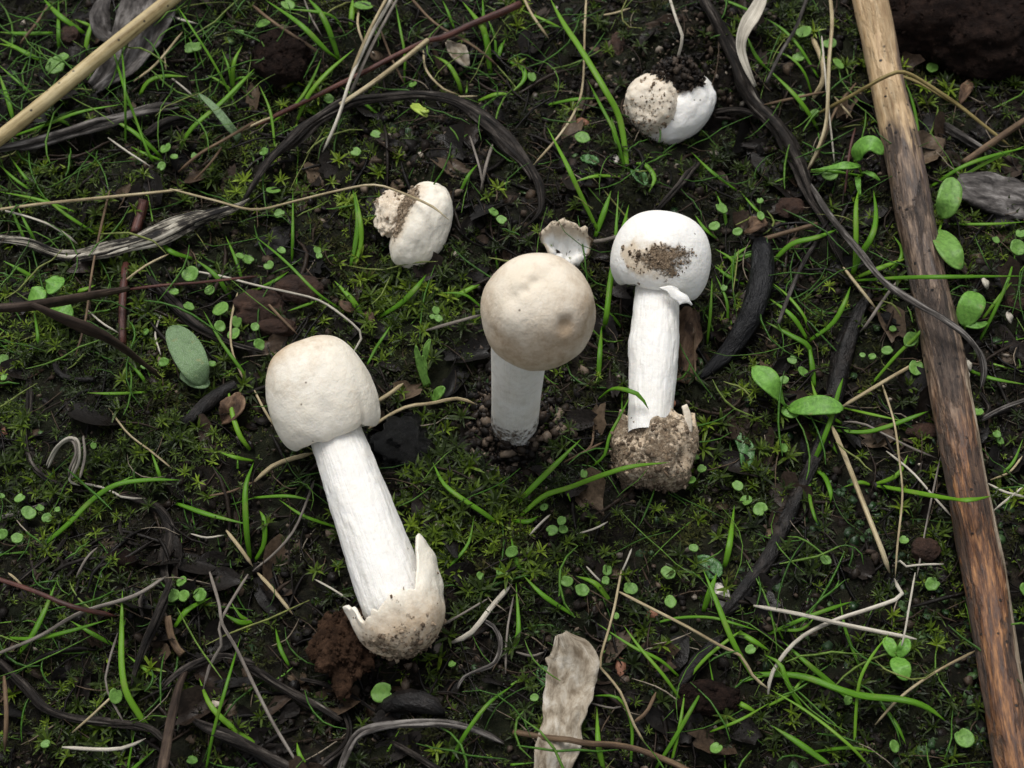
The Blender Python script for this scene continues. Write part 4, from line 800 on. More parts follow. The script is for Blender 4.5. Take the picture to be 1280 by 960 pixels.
# thin dry straws and fibres lying about
STRAW = [
 ('straw', [(-10,263),(60,254),(130,247),(200,240),(228,237)], 4, .8, 'long straight yellow straw'), ('straw', [(212,236),(270,251),(318,262),(370,251),(415,240),(465,231),(500,240),(540,258),(561,275)], 3, None, 'thin bent straw draped over the cream button'),
 ('pale_straw', [(-5,262),(25,268),(60,280),(82,293),(98,306)], 3, .6, 'short white straw'), ('brown_stem', [(137,238),(126,285),(115,340),(107,400),(94,446)], 3, .8, 'long dull brown straw'),
 ('straw', [(150,356),(182,332),(212,317)], 3, .5, 'short tan straw'), ('red_stem', [(160,362),(200,357),(250,353),(325,345)], 4, .6, 'thin dark red stalk'), ('brown_stem', [(85,378),(112,370),(140,366),(162,362)], 6, .6, 'dry brown stalk end'),
 ('pale_straw', [(238,338),(280,346),(322,357),(365,366),(400,376),(430,396),(450,414),(452,422),(440,443)], 3, .6, 'kinked white straw'), ('pale_straw', [(109,387),(128,404),(151,418)], 2.5, .3, 'short white fibre'),
 ('pale_straw', [(201,393),(194,418),(201,444)], 2.5, .3, 'short curved white fibre'), ('straw', [(297,366),(289,400),(290,438),(306,478)], 3, .5, 'upright tan straw'), ('straw', [(136,510),(160,542),(190,565),(218,588)], 2.5, .35, 'thin tan straw'),
 ('pale_straw', [(98,603),(130,610),(155,622),(182,623)], 3, .3, 'white fibre'), ('brown_stem', [(250,622),(290,614),(322,600)], 3, .35, 'thin brown straw'), ('straw', [(283,663),(300,685),(316,708)], 5, .5, 'short stout tan straw'),
 ('pale_straw', [(238,667),(258,672),(280,669)], 2.5, .4, 'tiny white fibre'), ('grey_straw', [(95,722),(108,698),(122,684)], 3, .4, 'short grey straw'), ('straw', [(318,602),(345,580),(392,566)], 6, .5, 'tan straw tucked under the fallen cap'),
 ('grey_straw', [(316,714),(345,690),(368,662),(384,625),(393,600)], 3.5, .6, 'grey straw arching upward'), ('grey_straw', [(-10,820),(50,795),(100,766),(168,745),(208,720)], 5, 1.0, 'long grey-brown straw'),
 ('red_stem', [(-20,718),(40,738),(90,758),(145,770)], 6, 1.6, 'raised rusty red stalk'), ('straw', [(90,916),(112,897),(130,880),(147,864)], 3, .8, 'short tan straw'), ('grey_straw', [(147,792),(136,828),(133,860),(157,907)], 3, .7, 'kinked grey straw'),
 ('pale_straw', [(78,934),(130,937),(158,934),(182,923)], 4.5, .9, 'pale straw lying level'), ('grey_straw', [(310,718),(283,762),(274,785),(277,806),(263,830),(254,862)], 4, .9, 'crooked grey straw'),
 ('grey_straw', [(262,715),(274,755),(278,780),(296,812),(322,866),(346,912),(374,958)], 4.5, 1.0, 'long grey straw crossing the dead stalks'), ('straw', [(322,716),(342,738),(366,768)], 5, .4, 'stout pale straw'), ('pale_straw', [(393,724),(415,736),(438,751)], 2.5, .4, 'white fibre'),
 ('pale_straw', [(565,803),(585,794),(600,778),(615,758),(640,730)], 7, .4, 'flat pale curled straw'), ('grey_straw', [(548,784),(580,766),(612,747)], 3, .4, 'thin grey straw'), ('grey_straw', [(632,842),(634,790),(642,745)], 3, .4, 'upright thin straw'),
 ('straw', [(777,712),(766,768),(750,828),(760,845),(776,866),(792,905),(808,932)], 3.5, .8, 'long kinked tan straw'), ('straw', [(772,739),(815,761),(860,784),(900,807),(926,820),(942,846),(962,862)], 4, .7, 'long tan straw'),
 ('pale_straw', [(942,757),(1000,768),(1060,782),(1146,799)], 5.5, .9, 'straight pale yellow straw'), ('pale_straw', [(960,868),(965,842),(985,812),(1010,791),(1050,773),(1090,760),(1126,746),(1122,733),(1118,723)], 5.5, .7, 'bent pale grey straw with hooked end'),
 ('pale_straw', [(1144,716),(1137,755),(1131,790),(1125,815)], 2.5, 1.1, 'upright thin white straw'), ('straw', [(1102,478),(1117,525),(1124,572),(1128,620),(1122,680),(1119,722)], 3, .7, 'long thin tan straw'),
 ('straw', [(1040,533),(1060,580),(1080,632),(1100,682),(1112,716)], 6.5, .8, 'stout straight tan straw'), ('straw', [(1052,509),(1080,492),(1110,474),(1152,450)], 5, .6, 'straight tan straw by the spoon-leaved plant'),
 ('grey_straw', [(1055,527),(1080,530),(1110,545),(1140,560),(1172,573)], 3, .4, 'thin bent grey straw'), ('pale_straw', [(1108,564),(1140,590),(1170,624),(1192,648)], 3, .5, 'thin white straw'), ('straw', [(1094,906),(1125,872),(1168,841),(1222,812)], 3.5, .7, 'thin tan straw slanting to the stick'),
 ('grey_straw', [(1176,570),(1162,635),(1146,722)], 2.5, .5, 'thin grey straw'), ('straw', [(1037,-10),(1040,28),(1036,80),(1034,140),(1030,165),(1020,192),(1008,214)], 5, 1.0, 'upright yellow straw'), ('pale_straw', [(1027,45),(1034,120),(1043,203)], 2.5, .9, 'thin white upright straw'),
 ('brown_stem', [(1070,104),(1044,138),(1026,185),(1008,216)], 3.5, .8, 'thin brown leaning straw'), ('straw', [(1043,121),(1054,134),(1066,148)], 3, .5, 'tiny tan straw'), ('brown_stem', [(955,131),(1000,121),(1034,114)], 3.5, .7, 'short brown straw'),
 ('red_stem', [(1069,160),(1062,190),(1056,242)], 3.5, .7, 'short red-brown straw'), ('olive_straw', [(1022,142),(1058,123),(1088,106),(1108,95),(1130,90),(1160,106),(1200,133),(1240,165),(1262,182)], 5, None, 'looped olive straw hanging over the thick stick'),
 ('olive_straw', [(1118,92),(1150,104),(1180,122),(1202,134)], 4, 1.2, 'second olive straw beside the loop'), ('straw', [(1015,47),(1027,74),(1029,100),(1014,127)], 7, .5, 'flat curled tan straw'),
 ('pale_straw', [(492,-6),(468,36),(450,72),(437,102),(425,140),(413,170),(403,190)], 4.5, 1.2, 'long pale straw crossing the red stem'), ('straw', [(484,-4),(462,38),(444,80),(432,118)], 4, 1.3, 'tan straw of the bundle crossing the red stem'), ('grey_straw', [(497,-2),(474,40),(456,76),(436,122)], 4, 1.1, 'grey straw of the bundle crossing the red stem'),
 ('straw', [(449,10),(447,30),(452,48),(458,62)], 3, .5, 'short bent tan straw'), ('brown_stem', [(476,38),(489,72),(506,106)], 3, .5, 'thin brown straw'), ('brown_stem', [(512,-4),(545,30),(590,56),(622,82)], 3.5, .8, 'long thin brown straw'),
 ('straw', [(529,63),(533,88),(555,112),(574,118)], 3, .4, 'curved tan straw'), ('straw', [(540,119),(568,121),(597,120)], 3, .5, 'level tan straw'), ('brown_stem', [(316,7),(345,30),(400,66)], 4, .8, 'dark brown straw'), ('grey_straw', [(379,-4),(390,24),(403,46)], 2.5, .5, 'thin grey straw'),
 ('straw', [(654,-4),(666,20),(686,48)], 3.5, .7, 'short yellow straw'), ('pale_straw', [(836,-6),(846,26),(853,46),(850,62),(846,79)], 4, .5, 'cream crooked rootlet'), ('straw', [(733,-5),(731,34),(728,108),(716,144),(692,178),(666,207)], 3, .6, 'long thin tan straw'),
 ('straw', [(749,20),(770,16),(788,10)], 3, .3, 'short tan fibre'), ('grey_straw', [(533,413),(568,403),(604,393)], 4.5, .6, 'grey straw leaning on the standing mushroom'), ('straw', [(470,503),(487,492),(504,479)], 5, .7, 'stout tan straw'),
 ('straw', [(461,536),(485,520),(510,508),(540,504),(572,498),(596,506)], 4.5, .6, 'curved tan straw'), ('straw', [(318,488),(328,508),(342,532)], 3.5, .4, 'short tan straw'), ('brown_stem', [(320,362),(344,390),(372,418)], 3.5, .5, 'brown straw'),
 ('grey_straw', [(616,180),(608,205),(601,237)], 4, .4, 'grey forked straw'), ('grey_straw', [(587,170),(599,208),(604,236)], 3, .4, 'thin grey straw'), ('straw', [(1054,334),(1072,357),(1096,387)], 4, .5, 'tan straw'), ('grey_straw', [(1121,352),(1102,378),(1084,405),(1074,416)], 4, .5, 'grey straw'),
 ('straw', [(1100,480),(1118,470),(1150,450)], 4, .3, 'tan straw end'), ('brown_stem', [(223,215),(250,192),(285,172),(322,150)], 4, .6, 'brown straw'), ('brown_stem', [(236,232),(262,205),(280,180)], 3, .5, 'thin brown straw'), ('pale_straw', [(135,172),(160,190),(188,208)], 2.5, .5, 'white fibre'),
 ('straw', [(298,166),(330,150),(360,142)], 3, .5, 'tan straw end'), ('pale_straw', [(206,17),(228,25),(248,30)], 3, .7, 'short white straw'), ('straw', [(167,102),(195,80),(228,40)], 3, .7, 'thin tan straw'), ('pale_straw', [(215,98),(230,110),(243,122)], 2.5, .4, 'white fibre'),
 ('straw', [(205,60),(206,75),(208,90)], 2.5, .4, 'tan fibre'), ('brown_stem', [(25,55),(45,30),(62,5)], 4, .6, 'brown straw'), ('straw', [(30,735),(20,724),(10,716)], 3, .4, 'tan straw'), ('brown_stem', [(5,845),(8,890),(6,940)], 6, 1.0, 'upright brown straw'),
 ('pale_straw', [(1240,640),(1262,622),(1290,600)], 3, .4, 'white straw'), ('pale_straw', [(1234,604),(1256,615),(1285,622)], 3.5, .4, 'white straw'), ('straw', [(1238,600),(1262,590),(1278,570)], 3, .4, 'tan straw'), ('pale_straw', [(1118,704),(1124,700),(1130,708),(1150,706),(1180,705)], 3, .4, 'white fibre'),
 ('grey_straw', [(700,330),(690,345),(678,352)], 3, .2, 'thin grey straw'), ('pale_straw', [(720,668),(745,660),(760,652)], 2.5, .4, 'white fibre'), ('pale_straw', [(662,669),(675,655),(688,643)], 3, .5, 'grey-white straw'), ('pale_straw', [(733,708),(742,718),(752,728)], 2.5, .4, 'white fibre'),
 ('pale_straw', [(775,720),(784,700),(790,685)], 2.5, .5, 'white fibre'), ('brown_stem', [(705,578),(730,565),(755,552)], 3, .4, 'brown straw'), ('brown_stem', [(742,530),(740,555),(728,568)], 3, .3, 'brown fibre'), ('brown_stem', [(873,390),(868,430),(870,475)], 3, .4, 'brown straw'),
 ('grey_straw', [(645,815),(665,820),(680,815)], 3, .4, 'grey fibre'), ('grey_straw', [(735,878),(765,885),(780,882)], 2.5, .4, 'grey fibre'), ('brown_stem', [(790,905),(808,890),(820,865)], 5, .4, 'red-brown bark shred'),
]
for mat, px, wp, h, lab in STRAW:
    if h is None:
        hs = [.8,.8,.9,1.1,1.3,1.6,1.75,1.85,1.5] if 'button' in lab else [.3,1.0,1.6,1.9,2.0,1.7,1.1,.5,.2]
    else:
        k = len(px); hs = [h*(.35+.65*math.sin(math.pi*(q+.35)/(k-.3))) for q in range(k)]
    mx, my = px[len(px)//2]
    full = lab if any(q in lab for q in ('over', 'under', 'by the', 'crossing', 'beside', 'on the', 'to the')) else lab+' '+near(mx, my)
    S('straw', full, 'straw', mat, px, wp, hs=hs, n=6, ridge=.10, flatness=.8, taper=(.5, .25), group='dry straws and fibres strewn on the ground')
# coiled dry grass
t = thing('dry_grass_coil', 'coil of wiry grey dry grass looped over the moss', 'dry grass', P(85,575,0))
for q, px in enumerate([[(58,582),(68,562),(82,549),(92,548),(97,560),(93,580),(87,600),(100,607)], [(60,585),(72,560),(88,548),(98,552),(99,575),(90,598)], [(62,580),(76,556),(90,551),(95,566),(88,585),(86,597)], [(104,545),(106,570),(100,598)]]):
    V, F, uv = tube(path(px, hs=[.2,.7,1.1,1.2,1.0,.7,.4,.3][:len(px)]), .035, 6, 40, 1, .1, 2, q, (.4, .3)); mk('strand', V, F, 'pale_straw' if q < 2 else 'grey_straw', t, uv=uv)

# ------------------------------------------------------------------ leaves
def leaf_grid(px, wpx, hs, n=14, m=7, prof='oval', cup=.15, wavy=.0, seed=0, notch=0):
    c = spline(path(px, hs=hs), n); wv = np.interp(np.linspace(0, 1, n), np.linspace(0, 1, len(wpx)), [cm(c[0], q)/2 for q in wpx]) if not np.isscalar(wpx) else np.full(n, cm(c[0], wpx)/2)
    s = np.linspace(0, 1, n)
    if prof == 'ragged': wv = wv*np.interp(s, [0, .02, .09, 1], [.45, .6, 1, 1])
    elif prof == 'oval': wv = wv*np.sqrt(np.clip(1-(2*s-1)**2, .015, 1))
    elif prof == 'spoon': wv = wv*np.clip(np.sin(np.pi*np.clip(s, .02, .985)**1.7)**.75, .10, 1)
    elif prof == 'tip': wv = wv*np.sqrt(np.clip(1-s**3, .02, 1))
    t = np.gradient(c, axis=0); sd_ = np.cross(t, [0, 0, 1.]); sd_ /= np.linalg.norm(sd_, axis=1)[:,None]; nr = np.cross(sd_, t); nr /= np.linalg.norm(nr, axis=1)[:,None]
    k = np.linspace(-1, 1, m); rag = (1+.17*fbm(s[:,None]*6+seed, np.sign(k)[None]*3.3, 0, seed+4, 3)*np.abs(k)[None]) if prof == 'ragged' else 1.0; G = c[:,None]+sd_[:,None]*(k[None]*wv[:,None]*rag)[...,None]+nr[:,None]*((cup*k[None]**2*wv[:,None]+wavy*fbm(s[:,None]*4+seed, k[None]*2, 0, seed, 3)))[...,None]
    return G
def leaf_part(name, mat, parent, px, wpx, hs, th=.03, **kw):
    V, F, uv = shell(leaf_grid(px, wpx, hs, **kw), th); return mk(name, V, F, mat, parent, uv=uv)
def leaf(name, label, cat, mat, px, wpx, hs, th=.035, group=None, **kw):
    return tag(leaf_part(name, mat, None, px, wpx, hs, th, **kw), label, cat, group)
leaf('leaf_strip', 'crumpled pale tan dead leaf strip', 'dead leaf', 'dead_leaf', [(702,792),(712,818),(709,850),(706,880),(701,915),(694,950),(688,1000)], [30,66,62,58,50,46,44], [1.3,1.1,.85,.75,.55,.45,.4], .05, prof='ragged', n=60, m=20, cup=-.14, wavy=.11, seed=3)
leaf('dead_leaf', 'narrow brown dead leaf tucked behind the stained mushroom stem', 'dead leaf', 'brown_leaf', [(862,385),(858,415),(853,445),(857,478)], [24,36,34,22], [.35,.35,.3,.15], .04, prof='ragged', n=34, m=12, cup=-.15, wavy=.08, seed=8)
t = thing('dead_leaf', 'twisted grey dead leaf lying under the tan reed', 'dead leaf', P(155,70,0))
leaf_part('blade', 'grey_leaf', t, [(205,-20),(185,20),(170,55),(150,85),(118,112)], [30,70,64,48,22], [.9,.8,.7,.5,.2], .05, prof='flat', n=30, m=14, cup=.28, wavy=.09, seed=5)
leaf_part('torn_edge', 'grey_leaf', t, [(130,-5),(124,18),(130,40),(145,52)], [16,26,24,10], [1.3,1.2,1.0,.7], .05, prof='flat', n=20, m=9, cup=-.3, wavy=.06, seed=6)
leaf('dead_leaf', 'folded pale dead leaf in the grass by the long red stem', 'dead leaf', 'dead_leaf', [(558,52),(572,66),(584,84)], [12,26,14], [.6,.6,.3], .04, prof='oval', n=18, m=10, cup=.3, wavy=.06, seed=9)
leaf('dead_leaf', 'curled brown dead leaf between stained mushroom and twisted branch', 'dead leaf', 'brown_leaf', [(930,292),(942,283),(956,274)], [10,24,10], [.3,.6,.3], .04, prof='oval', n=16, m=9, cup=.35, wavy=.04, seed=2)
leaf('dead_leaf', 'curled reddish dead leaf in the moss right of the charred stub', 'dead leaf', 'brown_leaf', [(278,530),(290,512),(300,492)], [16,34,20], [.2,.5,.4], .04, prof='oval', n=18, m=10, cup=.4, wavy=.07, seed=12)
leaf('dead_leaf', 'small tan leaf scrap in moss above the fallen cream cap', 'dead leaf', 'brown_leaf', [(424,376),(434,384),(446,392)], [8,14,5], [.2,.35,.2], .03, prof='oval', n=12, m=7, cup=.3, wavy=.03, seed=2)
leaf('dead_leaf', 'small rusty leaf scrap at the foot of paired grass blades', 'dead leaf', 'brown_leaf', [(458,390),(463,398),(468,406)], [8,12,6], [.2,.3,.2], .03, prof='oval', n=12, m=7, cup=.3, wavy=.03, seed=3)
leaf('bark_slab', 'flat grey weathered bark slab beyond the thick stick', 'bark', 'grey_leaf', [(1196,232),(1225,236),(1258,245),(1300,256)], [30,58,62,50], [.35,.4,.4,.35], .16, prof='flat', n=26, m=12, cup=-.05, wavy=.07, seed=14)
leaf('dead_leaf', 'curled translucent grey-white dead grass sheath on the twisted branch', 'dead leaf', 'pale_straw', [(958,-15),(946,12),(930,40),(926,62),(934,88),(943,108)], [8,16,20,12,9,5], [1.2,1.1,1.0,.8,.7,.5], .03, prof='flat', n=26, m=9, cup=.4, wavy=.03, seed=4)
leaf('dead_leaf', 'tan curled leaf scrap among grey twigs beyond the stick', 'dead leaf', 'brown_leaf', [(1200,130),(1206,115),(1213,100)], [12,16,10], [.3,.4,.3], .04, prof='oval', n=12, m=7, cup=.3, wavy=.03, seed=6)
for q, (x, y, w_) in enumerate([(1211,456,9),(1208,468,10),(1232,354,9),(1262,397,9),(1146,726,0)][:4]):
    leaf('leaf_scrap', ['tiny white papery scrap touching the thick stick, upper of two', 'tiny white papery scrap touching the thick stick, lower of two', 'tiny cream papery scrap beside the broad wrinkled leaf', 'tiny cream papery scrap by the brown lump right of stick'][q], 'leaf scrap', 'pale_straw', [(x-3,y-w_*.8),(x,y),(x+2,y+w_*.8)], [w_*.7,w_,w_*.6], [.3,.4,.3], .03, prof='oval', n=8, m=5, wavy=.03, seed=q, group='white scraps beside the thick stick')
# green leafy plants
def plant(label, cat, base, leaves, mat, group=None, stalk='grass'):
    t = thing('plant', label, cat, P(*base, 0), group)
    for px, wp, hs, prof in leaves:
        lf = leaf_part('leaf', mat, t, px, wp, hs, .03, prof=prof, n=18, m=9, cup=.12, wavy=.02, seed=int(px[0][0]))
        d0 = P(*px[0], hs[0]); b = P(*base, 0)
        V, F, uv = tube(np.array([b, (b+d0)/2+[0, 0, .05], d0]), .035, 6, 8); mk('leaf_stalk', V, F, stalk, t, uv=uv)
    return t
plant('hairy oval grey-green leaf pair growing from the moss', 'plant', (258,482), [([(255,480),(245,461),(231,434),(213,408)], 40, [.4,.7,.8,.7], 'oval'), ([(262,480),(250,476),(236,468),(226,466)], 26, [.3,.4,.45,.4], 'oval')], 'hairy_leaf')
plant('glossy spoon-leaved green plant beside the wet black root', 'plant', (982,512), [([(982,508),(974,496),(962,478),(942,458)], 30, [.3,.6,.8,.8], 'spoon'), ([(985,510),(1005,508),(1030,507),(1054,511)], 28, [.3,.6,.8,.7], 'oval'), ([(978,510),(986,516),(998,519)], 14, [.2,.3,.35], 'oval')], 'plant_leaf')
plant('pair of broad pale green leaves right of the thick stick', 'plant', (1178,276), [([(1176,272),(1184,256),(1188,240),(1190,222)], 30, [.6,1.0,1.2,1.2], 'oval'), ([(1174,288),(1180,300),(1190,318),(1202,336)], 32, [.6,.9,1.0,.8], 'oval')], 'seedling_leaf')
plant('rounded bright green leaf curling against the thick stick', 'plant', (1078,220), [([(1068,200),(1076,186),(1090,180),(1104,192)], 24, [.8,1.2,1.3,1.0], 'oval'), ([(1014,213),(1035,210),(1055,207),(1076,208)], 11, [.7,.9,1.0,.7], 'spoon'), ([(1080,215),(1090,218),(1100,226)], 8, [.5,.7,.5], 'tip'), ([(1072,222),(1073,232),(1075,244)], 7, [.4,.5,.4], 'tip')], 'plant_leaf')
plant('broad wrinkled green leaf right of the stick by scraps', 'plant', (1205,412), [([(1206,408),(1210,392),(1216,378),(1222,366)], 32, [.4,.6,.7,.6], 'oval'), ([(1208,405),(1222,407),(1234,403)], 10, [.4,.5,.4], 'tip')], 'plant_leaf')
plant('three-lobed green leaf near the crossing straw', 'plant', (1122,815), [([(1120,820),(1114,810),(1107,797)], 17, [.5,.7,.7], 'oval'), ([(1122,820),(1130,810),(1134,798)], 15, [.5,.7,.7], 'oval'), ([(1120,822),(1127,836),(1134,850)], 24, [.5,.7,.6], 'oval')], 'plant_leaf')
plant('cluster of round crinkled green leaves on the left moss', 'plant', (58,382), [([(36,378),(45,370),(56,362)], 26, [.8,1.0,1.0], 'oval'), ([(58,364),(66,357),(74,346)], 24, [1.0,1.1,1.0], 'oval'), ([(66,380),(78,388),(90,396)], 26, [.7,.8,.7], 'oval')], 'plant_leaf')
plant('bright yellow-green lobed seedling leaf on the dark arching stem', 'plant', (528,140), [([(516,130),(524,137),(534,146)], 13, [1.1,1.2,1.1], 'oval'), ([(526,136),(530,138),(536,139)], 9, [1.1,1.25,1.2], 'oval')], 'yellow_leaf')
plant('stubby pale green shoot in bare soil left of standing mushroom', 'plant', (536,484), [([(534,482),(527,462),(521,440),(520,432)], 10, [.2,.6,.9,1.0], 'tip'), ([(532,470),(530,452),(529,444)], 7, [.4,.6,.7], 'oval'), ([(531,450),(533,436),(537,424)], 8, [.6,.8,.9], 'oval'), ([(540,500),(548,492),(556,484)], 15, [.2,.4,.5], 'oval')], 'seedling_leaf')
plant('fleshy pale grass-like leaf pair by the reed', 'plant', (296,176), [([(299,174),(285,156),(270,137),(249,117)], 11, [.2,.7,.9,1.0], 'tip')], 'hairy_leaf')
for lab, px, wp in [('wet dark green liverwort lobe right of the soil-caked foot', [(915,540),(928,552),(934,568),(932,588)], 20), ('wet dark green lobed leaf in soil by upright blade', [(868,700),(880,704),(892,712),(888,724)], 24),
                    ('flat green lobe in bare soil below the white button', [(727,196),(737,200),(748,205)], 14), ('pale lobe at the foot of the long grass blade', [(790,214),(800,222),(808,232)], 16), ('flat green lobe behind the pale leaf strip', [(676,832),(680,845),(684,858)], 18)]:
    leaf('thallus', lab, 'liverwort', 'thallus', px, wp, [.15]*len(px), .05, prof='oval', n=16, m=9, wavy=.07, cup=.2, seed=int(px[0][0]))

# seedlings: round seed leaves (pixel place, size px), gathered into plants where they stand together
SEED = [(70,82,13),(78,72,9),(238,60,8),(246,59,7),(207,186,9),(218,196,5),(202,208,6),(243,195,5),(330,30,13),(360,6,9),(516,106,6),(411,124,9),(455,8,12),(342,238,10),(665,96,7),(728,172,10),(1004,40,11),(998,72,8),(1037,55,9),(1048,80,9),(1165,85,9),
 (1002,122,6),(1003,134,5),(1018,142,7),(1037,216,12),(1189,228,0),(238,343,12),(262,363,8),(218,365,7),(276,386,11),(296,402,7),(275,408,8),(292,418,10),(236,383,7),(319,409,7),(325,432,8),(205,453,7),(182,415,6),(180,458,5),(265,455,6),(5,450,9),(5,472,6),(349,267,8),
 (352,313,6),(397,313,5),(399,320,5),(336,332,7),(617,265,6),(627,275,7),(545,388,6),(548,398,6),(541,396,5),(902,260,9),(893,283,8),(950,251,5),(951,270,6),(922,290,7),(1138,425,12),(1109,438,8),(1078,444,4),(1090,446,5),(990,450,7),(1004,465,9),(980,475,7),(1145,460,12),
 (1272,310,13),(1276,292,8),(1116,411,5),(25,623,8),(36,641,10),(50,635,6),(59,648,7),(22,673,9),(2,620,5),(3,668,8),(117,557,4),(72,637,4),(690,663,9),(702,651,7),(704,662,6),(759,713,7),(730,592,6),(680,634,5),(863,600,8),(869,571,5),(877,586,7),(932,626,9),(950,637,10),
 (922,607,8),(835,716,10),(867,685,7),(1246,543,6),(1250,551,6),(1222,515,7),(1032,700,8),(1130,675,7),(216,745,9),(230,745,9),(227,727,9),(250,744,9),(57,930,7),(145,870,10),(478,866,14),(757,726,6),(788,736,10),(838,752,9),(708,727,9),(728,738,9),(668,872,6),(938,812,7),
 (895,935,9),(760,797,5),(1165,730,11),(1205,923,13),(1118,933,8),(1283,737,10),(300,40,6),(640,690,8),(627,715,7),(330,190,7),(445,190,8),(470,168,8),(310,325,8),(300,320,6),(1245,300,6),(1225,60,7),(980,560,6),(1052,500,0),(770,770,5),(810,480,0),(565,830,6),(240,950,7),(1190,775,0),(600,720,5),(1060,875,6),(905,360,5)]
SEED = [q for q in SEED if q[2]]
groups, used = [], set()
for a_ in range(len(SEED)):
    if a_ in used: continue
    gset = [a_]; used.add(a_)
    for b_ in range(a_+1, len(SEED)):
        if b_ not in used and math.hypot(SEED[a_][0]-SEED[b_][0], SEED[a_][1]-SEED[b_][1]) < 24 and len(gset) < 4: gset.append(b_); used.add(b_)
    groups.append([SEED[q] for q in gset])
def disc(c, ra, rb, tilt, az, seed):
    rg = np.random.default_rng(seed); n, m = 12, 9; s = np.linspace(-.985, .985, n); w_ = np.sqrt(1-s*s)*(1+.10*noise(s*2.2, seed*1.7, 0, 5)); k = np.linspace(-1, 1, m)
    X = np.repeat(s[:,None], m, 1)*ra; Y = (w_[:,None]*k[None])*rb; Z = .22*(X*X/ra+Y*Y/rb)*rg.uniform(.2, 1)-.05*np.exp(-(Y/rb/.2)**2)*rb
    X = X-(ra*rg.choice([0, .22, .4])*np.exp(-(Y/rb/.22)**2)*np.clip(s, 0, 1)[:,None]**3)      # some are notched at the tip
    X = X*(1+.08*noise(Y/rb*1.5, seed*2.3, 0, 8)); Z = Z+.05*rb*noise(X/ra*2, Y/rb*2, seed, 9)
    Z = Z+np.tan(tilt)*X*np.cos(1.1)+np.tan(tilt)*Y*.6; ca, sa = math.cos(az), math.sin(az)
    return shell(np.stack([c[0]+X*ca-Y*sa, c[1]+X*sa+Y*ca, c[2]+Z], -1), .03, uvs=1.0)
names = {1: 'single round green seed leaf', 2: 'two-leaved green seedling', 3: 'three-leaved green seedling', 4: 'four-leaved green seedling cluster'}
for k, gs in enumerate(groups):
    mx = sum(q[0] for q in gs)/len(gs); my = sum(q[1] for q in gs)/len(gs); b = P(mx, my+7, 0)
    big_ = max(q[2] for q in gs); lab = ('tiny ' if big_ < 7 else 'broad ' if big_ > 11 else '')+names[len(gs)]+' '+near(mx, my)
    t = thing('seedling', lab, 'seedling', b, 'round-leaved seedlings scattered over the ground')
    rg = random.Random(k)
    for x, y, s in gs:
        c = P(x, y, rg.uniform(.25, .6)); r = cm(c, s)*rg.uniform(.78, .95); az = math.atan2(my-y, x-mx) if len(gs) > 1 else rg.uniform(0, 3)
        V, F, uv = disc(c, r*1.12, r*rg.uniform(.85, 1.0), rg.uniform(-.7, .7), az, k*5+int(x)); lf = mk('leaf', V, F, 'seedling_leaf', t, uv=uv)
        V, F, uv = tube(np.array([b+[0, 0, -.05], (b+c)/2+[0, 0, .03], c-[0, 0, .02]]), .022, 5, 6); mk('stalk', V, F, 'grass_pale', t, uv=uv)

